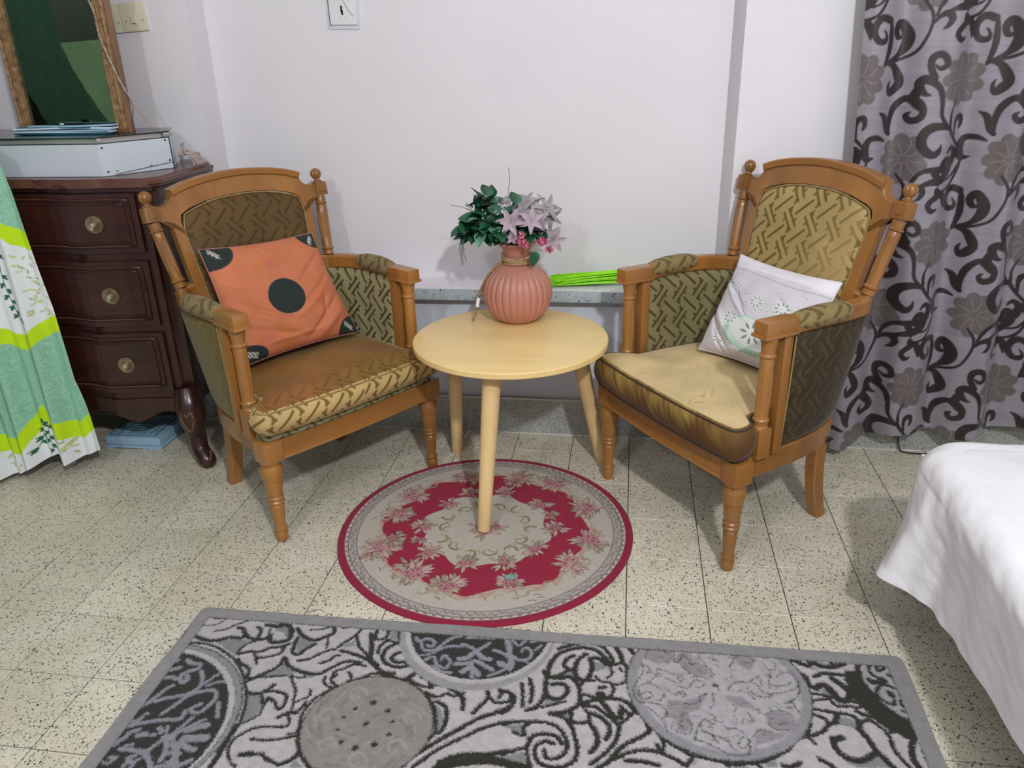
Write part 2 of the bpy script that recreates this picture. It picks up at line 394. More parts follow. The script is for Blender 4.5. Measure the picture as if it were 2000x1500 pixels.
for iy in range(iy1 - 1, iy0 - 1, -1):
    for ix in range(ix0, ix1):
        a0, a1 = max(X0, tx0 + ix * T), min(X1, tx0 + ix * T + T); b0, b1 = max(Y0, ty0 + iy * T), min(YW, ty0 + iy * T + T)
        if a1 - a0 < .01 or b1 - b0 < .01: continue
        full = a1 - a0 > T - 1e-6 and b1 - b0 > T - 1e-6
        seen = b1 > .85 and -2.25 < a0 and a1 < 1.35
        if seen:
            o = bpy.data.objects.new('tile', tme if full else tme); COL.objects.link(o); o.parent = floor
            o.location = ((a0 + a1) / 2, (b0 + b1) / 2, rnd.uniform(-.0002, .0003)); o.scale = ((a1 - a0) / T, (b1 - b0) / T, 1); cnt += 1
        else: bm_box(hidden, a0 + g, a1 - g, b0 + g, b1 - g, -.006, 0)
o = fin('tile_field', hidden, M['tile'], floor, smooth=False); o['kind'] = 'stuff'
# back wall with its recess
RX0, RX1, RX0b, RX1b, YB = -1.371, .299, -1.366, .276, 2.60
def wall_mesh():
    bm = bmesh.new()
    def quadbox(pts, z0, z1):
        a = [bm.verts.new((x, y, z0)) for x, y in pts]; b = [bm.verts.new((x, y, z1)) for x, y in pts]; n = len(pts)
        bm.faces.new(a[::-1]); bm.faces.new(b)
        for i in range(n): bm.faces.new((a[i], a[(i + 1) % n], b[(i + 1) % n], b[i]))
    YE = 2.72
    quadbox([(X0, YW), (RX0, YW), (RX0b, YB), (RX0b, YE), (X0, YE)], 0, ZC)
    quadbox([(RX1, YW), (X1, YW), (X1, YE), (RX1b, YE), (RX1b, YB)], 0, ZC)
    quadbox([(RX0b, YB), (RX1b, YB), (RX1b, YE), (RX0b, YE)], .40, ZC)
    return bm
wb = struct(fin('wall_back', wall_mesh(), M['wall'], ang=20))
box('lower_wall_panel', (RX0, RX1, YW, 2.72, 0, .493), M['wall_lower'], wb)
struct(box('wall_left', (X0 - .1, X0, Y0, YW, 0, ZC), M['wall'], smooth=False))
struct(box('wall_right', (X1, X1 + .1, Y0, YW, 0, ZC), M['wall'], smooth=False))
struct(box('wall_front', (X0, X1, Y0 - .1, Y0, 0, ZC), M['wall'], smooth=False))
struct(box('ceiling', (X0 - .1, X1 + .1, Y0 - .1, YW + .3, ZC, ZC + .1), M['ceil'], smooth=False))
sill = struct(box('trim_1', (RX0, RX1, 2.452, YB, .494, .530), M['sill'], bev=.002))
# painted, slightly lumpy top of the sill
nx, ny = 160, 14
gx, gy = np.meshgrid(np.linspace(RX0 + .002, RX1 - .002, nx), np.linspace(2.456, YB, ny))
zz = .5325 + .0012 * snoise(gx, gy, 60, 3) + .004 * np.clip((gy - 2.58) / .02, 0, 1)
zz[0] = .5305; V = np.stack([gx, gy, zz], -1).reshape(-1, 3)
mesh_np('paint_skim', V, gridF(ny, nx), M['wall'], sill)
bb = struct(box('baseboard_back', (X0, X1, 2.480, YW, 0, .132), M['skirt'], bev=.001))
gx = np.linspace(X0, X1, 300)
def crooked(name, z, amp, th):
    P = np.stack([gx, np.full_like(gx, 2.4805), z + amp * snoise(gx, gx * 0, 30, 5)], -1)
    tube(name, P, th * (1 + .5 * snoise(gx, gx * 0, 70, 9)), M['whitegrout'], bb, n=6)
crooked('top_joint', .133, .0012, .0032); crooked('floor_joint', .001, .0003, .0022)

# ------------------------------------------------------------ wall fittings
def plate_screw(par, x, z, y, r=.0028, m=None): 
    lathe('screw', [(r, 0), (r, .0012), (r * .5, .0018)], m or M['black'], par, 10, Matrix.Translation((x, y, z)) @ Matrix.Rotation(PI / 2, 4, 'X'))
t = thing('light_switch', 'cream twin switch and blank plate on wall right of the gilt mirror', 'switch', (-1.573, YW - .0005, 1.372), 0)
t.rotation_euler = (0, math.radians(-3), 0)
box('switch_plate', (-.0535, -.018, -.008, 0, -.041, .041), M['plate'], t, .002)
box('switch_plate', (-.0165, .067, -.008, 0, -.041, .041), M['plate'], t, .002)
for x in (-.025, .0, .056): plate_screw(t, x, -.012 if x < 0 else -.011, -.008, .0028, M['cord'])
box('rocker', (.017, .034, -.012, -.008, -.018, .004), M['plate'], t, .0015)
box('slot_mark', (.021, .030, -.0125, -.0118, -.0195, -.0182), M['black'], t)
t = thing('wall_socket', 'white power socket with pink button above the vase on recessed wall', 'socket', (-.905, YB - .0005, 1.386))
t.rotation_euler = (0, math.radians(1.5), 0)
box('backing_plaster', (-.053, .05, -.004, 0, -.062, .09), M['wall_lower'], t, .0018)
box('socket_plate', (-.045, .046, -.011, -.004, -.050, .085), M['plate_white'], t, .003)
for b in ((-.006, .0, -.014, .004), (-.004, .002, -.022, -.010)): box('pin_slot', (b[0], b[1], -.0118, -.0105, b[2], b[3]), M['black'], t)
for x in (-.014, .006): box('pin_slot', (x, x + .008, -.0118, -.0105, -.031, -.027), M['boxwhite'], t, M=None)
for x in (-.026, -.013): box('indicator', (x, x + .006, -.0122, -.0105, .020, .028), M['cord'], t)
lathe('button', [(.006, 0), (.006, .003), (.004, .004)], M['pink'], t, 14, Matrix.Translation((-.002, -.011, .036)) @ Matrix.Rotation(PI / 2, 4, 'X'))
tube('crack', [(-.0465, -.0095, .05), (-.044, -.0112, .0), (-.0425, -.0112, -.04), (-.041, -.0112, -.053)], .0011, M['black'], t, 5)
tube('loose_wire', [(.0, -.012, .03), (.010, -.013, .008), (.022, -.0122, -.012), (.034, -.012, -.026)], .0009, M['cord'], t, 5)

# ------------------------------------------------------------ big grey carpet
CD = json.loads('''{"S":[[2.5,-976,1402,-968,1408,-948,1399,-935,1407,-913,1414,-886,1413,-862,1405,-838,1414,-812,1413,-793,1403,-771,1404,-755,1412],[1.6,-976,1400,-970,1374,-939,1380,-925,1404],[2.1,-932,1356,-907,1368,-896,1381,-871,1400],[2.4,-973,1370,-978,1357,-977,1342],[4.2,-972,1337,-948,1328,-916,1326,-888,1341,-860,1342,-852,1353,-843,1346,-821,1341,-802,1347,-794,1360],[4.3,-882,1375,-869,1372,-853,1353],[3.7,-836,1382,-824,1372,-821,1349],[4.8,-819,1392,-791,1391,-775,1399,-759,1391,-748,1369,-748,1350,-763,1340,-784,1338,-791,1348],[2.1,-803,1380,-801,1363],[2.6,-845,1294,-842,1316,-828,1333,-805,1343],[3.6,-841,1292,-819,1302,-794,1305,-780,1318,-759,1324,-739,1336],[3.0,-792,1285,-766,1292,-748,1305,-745,1324],[3.1,-805,1295,-795,1285,-788,1268],[3.5,-836,1277,-822,1264,-797,1250,-787,1224,-769,1229,-755,1244,-734,1268,-732,1293,-712,1270,-687,1256],[2.4,-783,1214,-767,1226,-740,1233,-707,1240],[3.6,-768,1183,-747,1183,-732,1194,-720,1212],[3.3,-730,1190,-707,1194,-684,1187,-676,1163,-684,1147,-700,1166,-718,1174],[3.1,-734,1181,-721,1158,-717,1171],[2.0,-746,1098,-730,1114,-717,1128,-718,1152],[2.2,-695,1238,-673,1208,-664,1190,-656,1150],[3.7,-675,1127,-657,1141,-641,1143],[2.8,-662,1141,-647,1119,-653,1105,-681,1103,-707,1097,-725,1083,-739,1064,-739,1040,-724,1015,-706,1002],[2.9,-706,1069,-680,1069,-652,1075,-618,1088],[5.2,-708,1030,-689,1034],[3.3,-687,1033,-670,1036,-651,1025,-625,1018,-610,1029,-600,1044],[4.7,-753,996,-752,1030,-751,1069,-748,1097],[2.9,-970,1312,-940,1314,-896,1304,-839,1271,-802,1232,-777,1195,-760,1159,-749,1118,-749,1089,-756,1032],[2.7,-771,1410,-751,1408,-728,1409,-693,1411,-660,1413,-639,1417,-611,1417,-587,1410,-555,1413,-544,1421,-528,1415,-501,1414,-475,1419,-447,1414],[2.4,-709,1387,-678,1395,-664,1408],[2.4,-634,1402,-609,1411],[4.2,-741,1388,-716,1365,-685,1355,-666,1369,-650,1385,-658,1407],[3.7,-728,1360,-726,1330,-719,1309,-703,1307,-696,1322,-680,1343],[3.0,-698,1288,-675,1296,-656,1316,-635,1330,-626,1334,-613,1358,-599,1379,-590,1403],[2.1,-656,1365,-649,1332],[3.0,-647,1285,-630,1296,-620,1312,-611,1314],[3.8,-720,1276,-698,1262,-672,1255,-638,1254,-619,1271,-600,1291,-582,1300,-556,1298],[2.9,-598,1250,-605,1263,-589,1275,-569,1291,-542,1289],[3.1,-593,1380,-579,1351,-555,1328,-532,1306,-516,1287],[4.1,-613,1329,-579,1322,-549,1311,-519,1290,-500,1275,-474,1275],[4.7,-562,1391,-547,1348,-538,1312,-518,1294],[3.6,-517,1377,-529,1354,-527,1332],[4.1,-488,1369,-510,1352,-514,1326,-504,1306,-480,1295,-455,1298,-454,1312,-476,1309,-492,1318,-488,1333,-473,1342],[3.4,-552,1412,-548,1381,-535,1375,-523,1388,-527,1411],[3.1,-499,1406,-489,1373,-516,1374],[2.9,-620,1247,-616,1231,-600,1220,-583,1222,-601,1236,-605,1249,-598,1257],[2.9,-573,1267,-562,1248,-577,1226,-596,1211,-611,1196,-621,1179,-629,1145,-625,1121,-618,1088,-605,1062,-586,1037,-564,1017],[3.1,-562,1241,-537,1257,-516,1270,-484,1267,-458,1262,-430,1251,-400,1231,-375,1209,-362,1183,-352,1155,-348,1127,-359,1106,-368,1089,-377,1072,-387,1044],[2.2,-695,1242,-675,1237,-664,1242,-672,1255],[2.2,-680,1220,-668,1202,-660,1171,-649,1176,-633,1190,-638,1209],[3.2,-662,1141,-641,1149,-633,1172],[2.0,-639,1088,-621,1096],[3.2,-612,1024,-600,1038,-600,1054],[4.9,-444,1303,-427,1288,-437,1269,-443,1262],[2.9,-413,1272,-391,1262,-392,1245,-418,1252,-432,1260],[3.8,-389,1255,-357,1253,-335,1243,-311,1223,-305,1193],[3.8,-384,1243,-379,1257],[3.3,-390,1230,-366,1220,-347,1232,-331,1227,-312,1239],[3.7,-363,1208,-344,1198,-333,1172,-334,1146,-339,1128],[3.6,-283,1187,-267,1213,-258,1233,-264,1251],[3.3,-256,1233,-239,1220,-213,1229,-213,1245],[3.3,-241,1261,-234,1245,-237,1233],[4.3,-373,1072,-345,1102,-321,1125,-298,1147,-269,1174,-237,1193,-206,1215],[3.6,-370,1044,-340,1081,-312,1107,-283,1129,-253,1153,-222,1168,-200,1174],[4.7,-323,1060,-299,1076,-274,1084,-231,1090,-211,1098,-189,1103],[7.2,-325,1047,-295,1061,-250,1074,-218,1076,-185,1072],[3.1,-259,1416,-207,1420,-150,1421,-104,1423,-53,1421,-28,1423,-3,1424,28,1427,55,1431,98,1434,147,1431,197,1433,246,1435],[4.0,-127,1394,-103,1408,-63,1420,-32,1413,-14,1393,-1,1360],[4.3,-142,1315,-140,1343,-126,1376,-102,1394,-72,1404,-39,1397,-21,1375,-11,1359],[4.0,-91,1377,-107,1361,-108,1340,-92,1332],[4.5,-64,1384,-80,1364,-85,1336,-79,1310,-61,1305,-51,1326,-49,1350,-55,1371,-36,1373,-18,1358],[3.8,-134,1306,-115,1315,-97,1334],[4.5,0,1417,11,1393,16,1369],[4.5,28,1420,40,1400],[3.4,-10,1352,14,1365,26,1353,26,1332],[2.2,11,1351,17,1338],[2.6,-40,1318,-28,1306,-9,1305,1,1300,22,1309,24,1329],[2.9,-16,1316,-5,1332,-8,1345],[4.2,-30,1286,-20,1291],[6.0,-31,1270,-24,1270],[3.3,-72,1288,-61,1302,-42,1307],[3.3,-68,1263,-49,1262,-31,1258,-8,1267,-1,1283,-4,1299],[4.4,-152,1321,-143,1305,-144,1285,-141,1260,-128,1246,-109,1248,-97,1265,-101,1284,-115,1289,-129,1284],[4.3,-143,1305,-114,1305,-96,1311,-80,1296,-71,1275,-69,1241],[3.3,-194,1279,-188,1248,-185,1217],[3.8,-179,1294,-170,1263,-170,1228],[4.2,-141,1260,-148,1234,-157,1218,-175,1208],[2.7,-146,1219,-117,1232,-99,1240],[3.8,-233,1255,-211,1248,-204,1230,-212,1205,-224,1194],[4.5,-126,1205,-97,1213,-77,1228,-67,1238,-44,1250,-17,1259,11,1260,29,1253,43,1233],[3.6,-119,1203,-96,1196,-80,1174,-72,1150,-66,1126,-68,1100,-86,1082,-111,1076,-135,1084,-146,1103,-144,1122,-128,1134,-112,1131],[3.6,-219,1166,-193,1175,-162,1179,-130,1180,-107,1171,-92,1150,-85,1127,-92,1107,-109,1095,-124,1098,-128,1113],[3.1,-194,1149,-171,1143,-176,1163,-166,1172],[3.9,-161,1136,-143,1150,-121,1152,-105,1146,-97,1133],[3.4,-208,1093,-184,1106,-163,1117,-159,1137],[6.4,-205,1077,-179,1073,-157,1071],[3.0,-162,1112,-155,1086,-149,1072],[3.6,-83,1212,-82,1191,-63,1188,-48,1196,-49,1213,-56,1221],[4.1,-49,1216,-29,1210,-12,1194,-5,1175,-11,1155],[4.5,-46,1190,-33,1169,-28,1142,-40,1119],[3.7,-62,1232,-36,1233,-15,1217,1,1202,12,1189,11,1169,3,1143,-20,1111,-38,1093],[5.0,-23,1246,-9,1230,3,1211,14,1212,16,1230],[3.6,14,1242,27,1228,34,1220],[3.2,43,1233,28,1211,12,1192],[4.1,43,1230,59,1223,68,1201,72,1185,52,1166,26,1146,9,1125,-7,1100,-25,1085],[3.8,6,1109,33,1128,65,1137,90,1135,115,1125,139,1110],[3.4,86,1153,95,1138,99,1161,89,1181],[3.5,96,1174,112,1159,133,1146,151,1132,139,1110],[4.2,27,1108,58,1110,89,1104],[3.4,151,1135,184,1131,213,1127],[3.0,246,1435,295,1438,343,1436,382,1437,410,1437,429,1436,455,1435,477,1438,495,1426,520,1435,542,1439],[4.9,366,1428,388,1417,414,1406,422,1425,414,1434],[5.3,421,1421,440,1409,470,1410,497,1427],[3.6,457,1432,466,1419],[3.4,465,1426,485,1436,492,1423],[3.3,391,1383,403,1371,407,1346,419,1338],[4.2,421,1374,440,1386,466,1387,488,1385,507,1377],[6.0,415,1341,435,1353,446,1338,457,1317,471,1313,483,1333,472,1357,456,1373],[3.7,485,1372,497,1367,512,1356,509,1333],[3.7,479,1345,489,1334,501,1335],[3.2,405,1324,429,1323,441,1316,406,1305],[3.6,471,1313,491,1312,510,1321],[3.2,440,1309,450,1295,477,1299,483,1296,496,1298],[3.6,403,1281,429,1278,450,1278,471,1274,481,1264,481,1244],[4.0,486,1285,500,1278,518,1274,531,1285],[3.6,396,1268,416,1259,422,1245,404,1223,385,1213,377,1214,387,1244],[4.8,422,1248,435,1250,444,1271],[3.5,475,1238,486,1256,501,1266,515,1257,530,1233,531,1201,537,1178,547,1159],[4.3,538,1240,550,1252,572,1258],[4.8,584,1268,573,1225,563,1200,560,1176,565,1159],[3.0,578,1234,589,1224,588,1195,586,1164],[4.8,479,1238,490,1215,495,1194,504,1177,518,1155],[5.6,422,1209,431,1210,440,1214],[5.1,422,1206,423,1185,434,1170,453,1162,474,1168,492,1183],[4.2,387,1157,401,1148,411,1139],[4.1,318,1133,332,1132,350,1144],[4.2,214,1122,240,1128,278,1138,313,1158,338,1179],[2.9,257,1135,276,1125],[2.6,360,1201,376,1206,387,1191]],"LS":[[5.0,-982,1241,-967,1257],[5.5,-982,1214,-964,1230,-951,1235],[5.4,-974,1201,-951,1207,-943,1201],[5.6,-946,1260,-931,1251,-911,1250,-912,1236,-930,1225,-936,1209,-923,1194,-916,1205,-923,1214],[5.0,-898,1231,-884,1209,-879,1186,-890,1168,-912,1156,-934,1147,-951,1136],[3.9,-872,1197,-862,1218,-856,1225],[3.9,-864,1191,-849,1203,-834,1208],[4.8,-955,1151,-948,1171,-938,1184],[5.2,-978,1114,-963,1131,-958,1147],[3.9,-975,1155,-978,1177],[4.7,-918,1106,-906,1129,-894,1152,-878,1170,-843,1181,-829,1163,-832,1141,-842,1121,-854,1117,-865,1128,-850,1142],[4.7,-816,1149,-799,1112],[5.1,-931,1086,-903,1093,-874,1099,-874,1121],[3.7,-947,1104,-953,1102],[5.6,-985,1086,-962,1080,-955,1092],[5.0,-983,1063,-968,1067,-956,1075,-934,1083],[5.4,-973,1030,-958,1040,-955,1054,-941,1062],[6.8,-935,1049,-923,1053],[10.1,-877,1050,-866,1051],[4.5,-868,1062,-857,1087,-850,1105],[4.5,-862,1060,-843,1083,-822,1103],[7.7,-845,1074,-810,1090],[9.4,-838,1052,-797,1060],[6.7,-843,1040,-806,1029],[7.1,-854,1039,-831,1015],[6.2,-869,1040,-858,1017,-858,998],[4.5,-881,1044,-890,1026,-893,1020],[4.1,-916,1051,-902,1055],[5.0,-903,1072,-892,1062],[4.1,-888,1077,-883,1063],[5.3,-951,1013,-920,1014,-898,1009,-875,991,-868,979],[5.3,-980,1010,-966,1025],[4.4,-959,993,-949,992],[3.6,-947,1022,-933,1026],[4.3,-984,974,-976,986,-975,1002],[3.9,-921,975,-919,1001],[5.2,-815,991,-798,1006],[5.2,-858,982,-838,988],[4.7,-455,1392,-447,1382],[4.1,-433,1361,-439,1383,-425,1392,-410,1383,-411,1368,-422,1370],[4.1,-429,1354,-404,1357,-386,1382,-374,1398,-360,1407,-340,1414],[3.5,-430,1336,-406,1346,-378,1371,-343,1376],[4.0,-419,1323,-399,1336,-388,1313,-366,1305,-361,1327,-377,1343,-381,1328],[3.5,-397,1308,-371,1294,-351,1293],[4.6,-338,1406,-313,1409,-279,1410],[4.6,-344,1383,-322,1375,-308,1369,-296,1378,-284,1394],[6.5,-342,1336,-325,1342,-309,1362,-291,1346,-273,1344],[5.4,-347,1321,-322,1324,-304,1334,-281,1322,-262,1311],[7.3,-327,1300,-310,1312,-291,1294],[4.9,-312,1326,-304,1286],[4.5,-270,1373,-248,1365,-230,1349,-230,1329,-247,1327,-254,1336],[3.4,-271,1293,-249,1306,-231,1322],[4.1,-275,1418,-245,1410,-232,1378],[4.1,-247,1406,-237,1377,-221,1354,-203,1349,-187,1358,-187,1380,-201,1389,-207,1377],[3.6,-235,1411,-217,1394,-206,1407,-199,1415],[4.0,-251,1365,-235,1360,-221,1337,-226,1315],[3.5,-246,1337,-236,1331],[3.0,-215,1348,-195,1347,-186,1337],[3.5,-177,1385,-166,1401],[3.6,-190,1409,-173,1415],[3.8,540,1428,555,1434,579,1436,578,1416,561,1397,547,1402,543,1415,555,1423],[5.2,534,1414,525,1380,532,1361,542,1350],[4.2,541,1378,566,1388],[4.7,578,1399,584,1374,584,1349,583,1330],[4.6,542,1340,551,1357,570,1363,578,1351,565,1322,553,1326,552,1338],[5.0,543,1322,558,1303,572,1287,584,1282],[3.6,577,1326,578,1305,582,1297]],"FS":[[1.5,67,1382,70,1407,83,1427,110,1434,129,1414,128,1382,143,1391,139,1405],[1.5,73,1414,97,1417,117,1405],[1.5,55,1370,62,1354,55,1329,43,1305,41,1279,52,1259,75,1258],[1.5,57,1367,74,1358,69,1338],[1.4,52,1293,55,1271,64,1266,78,1277,71,1289,59,1281],[1.2,50,1299,71,1312,90,1304,103,1287,94,1264],[1.4,69,1314,91,1340,91,1357,112,1350,126,1341],[1.4,133,1339,143,1343,140,1323,128,1322,107,1332],[1.4,134,1310,155,1309,166,1330,185,1332,186,1319,169,1311],[1.5,144,1409,158,1396,164,1380,179,1388],[1.4,144,1370,158,1355,176,1344,204,1347,206,1368,193,1383,183,1413,204,1430,221,1429],[1.4,66,1248,84,1232,101,1208,107,1186],[1.4,77,1259,98,1252,108,1232,101,1220],[1.4,113,1294,126,1286,141,1298,149,1286],[1.3,114,1193,124,1226],[1.3,140,1196,132,1212,143,1222,156,1212,148,1186,133,1187],[1.6,143,1264,162,1266,176,1274,177,1289,193,1298],[1.6,195,1258,203,1280,203,1299,214,1297],[1.5,158,1168,167,1205,181,1227,198,1217,202,1235,191,1243],[1.5,158,1176,177,1170,197,1159,215,1151],[1.7,175,1197,191,1191,205,1171],[1.7,183,1193,210,1185,220,1178],[4.7,208,1323,214,1322],[1.7,205,1405,223,1394,232,1391],[1.6,236,1312,240,1326,259,1338,283,1340,298,1333,311,1312,343,1319,373,1332,385,1350],[1.6,323,1362,330,1366,322,1342,335,1337,356,1340,369,1351],[1.6,341,1361,350,1375,371,1378,383,1362,382,1333,371,1307,347,1289],[1.4,279,1327,277,1311,288,1294],[1.6,284,1315,292,1303,316,1303,324,1311],[1.3,241,1252,249,1268,263,1269],[1.5,255,1224,259,1239,267,1235,276,1236,268,1255],[1.3,300,1253,322,1268,344,1267,357,1257],[1.3,302,1233,317,1218,343,1221],[1.3,314,1246,323,1233,348,1239],[1.3,273,1196,286,1214,309,1211],[1.5,223,1209,241,1211,252,1202,263,1181,248,1163,241,1175,251,1193],[1.5,221,1187,227,1166,235,1156],[1.5,217,1146,238,1146,259,1154,262,1173],[1.6,362,1294,367,1276,374,1265],[1.8,350,1277,359,1281],[1.2,283,1344,306,1360,307,1334],[1.5,245,1428,258,1412,245,1379],[1.5,274,1403,290,1398,307,1421,312,1436],[1.2,319,1402,328,1382,343,1388,343,1405]],"BLK":[[516,1434,540,1439,524,1413,521,1379,532,1355,534,1327,550,1299,564,1280,587,1280,585,1260,554,1259,532,1288,514,1309,511,1343,507,1381,508,1401]],"GAP":[[-914,1322,-884,1334,-850,1338,-835,1336,-847,1315,-842,1283,-873,1301],[-779,1228,-729,1261,-727,1283,-696,1252,-707,1242,-754,1231],[-765,1177,-734,1181,-720,1152,-721,1127,-743,1101,-749,1133],[-798,1383,-786,1394,-763,1391,-751,1369,-756,1356,-768,1371,-785,1372],[-725,1360,-684,1346,-696,1322,-708,1306,-720,1327],[-616,1336,-607,1355,-594,1364,-585,1347,-612,1340],[-519,1400,-499,1406,-492,1377,-512,1378],[-713,1260,-693,1255,-693,1238,-703,1237],[-664,1249,-635,1252,-648,1241,-658,1239],[-361,1199,-346,1185,-338,1163,-343,1133,-355,1166],[-604,1017,-597,1031,-577,1015,-600,1012],[-220,1160,-199,1168,-197,1157],[-104,1323,-87,1329,-86,1309,-105,1310],[-45,1365,-25,1357,-13,1348,-41,1331,-47,1344],[-142,1226,-137,1248,-123,1240,-104,1243,-119,1231],[-106,1206,-92,1211,-81,1186,-96,1196],[-218,1160,-175,1171,-174,1149,-195,1152],[-207,1088,-162,1106,-158,1081,-184,1080],[150,1119,165,1129,152,1112],[63,1181,74,1185,67,1176],[425,1335,438,1343,452,1326,458,1311,470,1307,453,1300,442,1319,426,1329],[440,1262,461,1267,480,1258,475,1238,455,1244,436,1244],[520,1266,535,1276,551,1255,534,1239],[495,1178,514,1152,452,1145,435,1155,421,1185,425,1193,437,1163,469,1162],[416,1403,438,1399,416,1393],[286,1136,305,1144,307,1129,288,1124],[226,1119,247,1124,255,1118,226,1115]],"PAT":[[68,1407,88,1424,122,1424,129,1400,121,1378,91,1371,70,1382],[137,1408,166,1419,170,1391,193,1380,203,1354,178,1344,149,1364,128,1386],[112,1272,139,1269,177,1286,194,1304,174,1252,149,1240,158,1215,144,1188,127,1192,124,1226,101,1220],[302,1253,324,1266,348,1265,360,1249,359,1232,344,1216,318,1215,303,1230],[275,1193,286,1214,313,1209,344,1216,324,1197,283,1178,274,1174],[232,1299,259,1296,280,1280,290,1261,269,1267,244,1279,230,1281],[257,1419,293,1419,305,1407,287,1374,265,1388]]}''')
cx0, cx1, cyb, cyt = -1009., 620., 450., 1440.
ca = Raster(cx0 - 5, 925, cx1 + 10, 1470, 1.0, (182, 177, 178))
LG, BK, GP, BD, DG, RG = (182, 177, 178), (36, 34, 25), (128, 131, 132), (144, 141, 142), (38, 36, 33), (150, 148, 150)
ca.jag(2.6, 3)
for p in CD['GAP']: ca.poly(np.array(p).reshape(-1, 2), GP)
def disc(x, y, r, c, cl=None): ca.ell(x, y, r, r, 0, c)
for s in CD['S']: ca.stroke(np.array(s[1:]).reshape(-1, 2), max(s[0] * 1.35, 2.0), BK)
# medallions
disc(-488, 1131, 134, BK); disc(-488, 1131, 131, (140, 134, 130))
rr = np.random.RandomState(4)
for k in range(60):
    a, r = rr.uniform(0, 6.28), 125 * math.sqrt(rr.uniform()); ca.stroke([(-488 + r * math.cos(a), 1131 + r * math.sin(a)), (-488 + (r - 10) * math.cos(a + .25), 1131 + (r - 10) * math.sin(a + .25))], 3.2, (150, 145, 142) if k % 2 else (128, 122, 118))
for k in range(7):
    a = k * .9 + .3; q = [(-488 + 88 * math.cos(a) + rr2 * math.cos(th), 1131 + 88 * math.sin(a) + rr2 * math.sin(th)) for rr2, th in ((22, 0), (20, 1.4), (17, 2.8), (13, 4.2), (8, 5.6))]
    ca.stroke(q, 2.6, (156, 151, 147))
for x, y, r in [(-493, 1189, 7), (-525, 1169, 5), (-457, 1172, 6), (-541, 1144, 4.3), (-439, 1145, 4.8), (-491, 1133, 6), (-543, 1112, 4.3), (-437, 1113, 4.8), (-526, 1083, 5.2), (-458, 1086, 6.6), (-493, 1073, 7)]: disc(x, y, r, BK)
disc(-978, 1084, 224, BK); disc(-978, 1084, 221, (134, 138, 140)); disc(-984, 1077, 217.5, BK); disc(-984, 1077, 216, LG); disc(-991, 1069, 213, DG); 
disc(-316, 1424, 180, RG); disc(-313, 1436, 172, LG); disc(-312, 1440, 162, DG)
for s in CD['S']:
    P = np.array(s[1:]).reshape(-1, 2)
disc(215, 1320, 190, BK); disc(215, 1320, 187, (144, 141, 146)); disc(215, 1318, 166, (172, 168, 172))
for p in CD['PAT']: ca.poly(np.array(p).reshape(-1, 2), (144, 139, 143))
for s in CD['FS']: ca.stroke(np.array(s[1:]).reshape(-1, 2), max(s[0] * .8, .9), (58, 58, 56))
for k in range(110):
    a, r = rr.uniform(0, 6.28), 160 * math.sqrt(rr.uniform()); x, y = 215 + r * math.cos(a), 1318 + r * math.sin(a); b = rr.uniform(0, 6.28)
    ca.stroke([(x, y), (x + 7 * math.cos(b), y + 7 * math.sin(b)), (x + 12 * math.cos(b + .9), y + 12 * math.sin(b + .9))], .8, (92, 92, 92))
BLK_ = CD['BLK'][0]; ca.poly(np.array(BLK_).reshape(-1, 2), BK)
ca.poly(np.array([(x, y) for x, y in np.array(BLK_).reshape(-1, 2)]), BK)
Q = [(487, 1402), (560, 1402), (584, 1340), (592, 1260), (575, 1215), (520, 1260), (480, 1330)]; ca.poly(Q, BK)
lsm = lambda X, Y: np.ones(X.shape)
for s in CD['LS']: ca.stroke(np.array(s[1:]).reshape(-1, 2), max(s[0] * .95, 1.8), (140, 136, 146) if s[1] < -700 or s[1] > 0 else (142, 140, 150))
CORNL = [540, 1430, 560, 1436, 580, 1440, 581, 1420, 583, 1393, 585, 1368, 584, 1333, 584, 1306, 584, 1281, 571, 1284, 558, 1297, 545, 1313, 536, 1336, 528, 1354, 522, 1373, 523, 1393, 529, 1413]
CORND = [[3.8, 574, 1419, 559, 1407, 557, 1417, 565, 1428, 559, 1431, 545, 1422, 539, 1408, 543, 1395, 552, 1386, 561, 1387], [6.1, 532, 1379, 539, 1372, 563, 1378], [3.3, 575, 1399, 581, 1393], [3.7, 576, 1360, 560, 1368, 547, 1360, 538, 1343, 541, 1328, 551, 1317, 562, 1312, 568, 1325], [5.9, 563, 1346, 567, 1337], [3.1, 579, 1326, 579, 1311, 585, 1309], [3.1, 575, 1297, 584, 1297], [2.3, 584, 1374, 586, 1355]]
ca.poly(np.array(CORNL).reshape(-1, 2), (160, 156, 162))
for s in CORND: ca.stroke(np.array(s[1:]).reshape(-1, 2), max(s[0] * 1.1, 2.0), BK)
# fill the empty corner of the dark left medallion with a few more fronds
for k in range(16):
    x, y = rr.uniform(-975, -800), rr.uniform(930, 1010); b = rr.uniform(0, 6.28)
    ca.stroke([(x, y), (x + 16 * math.cos(b), y + 16 * math.sin(b)), (x + 26 * math.cos(b + .8), y + 26 * math.sin(b + .8))], 3.4, (140, 136, 146))
# border frame
B = 37
Xc, Yc = ca.X, ca.Y
def tilt(x): return (x - cx0) / (cx1 - cx0) * 24          # the carpet lies slightly askew: its far edge rises to the right
edge = (1438 + tilt(Xc) - Yc); lft = Xc - cx0 - .0; rgt = cx1 - Xc
dmin = np.minimum(np.minimum(edge, lft), rgt)
full = (slice(None), slice(None))
ca.put(full, np.clip((B + 2.6 - dmin) / 1.0, 0, 1) * (dmin < B + 2.6), BK)
ca.put(full, np.clip((B - dmin) / 1.0, 0, 1), BD)
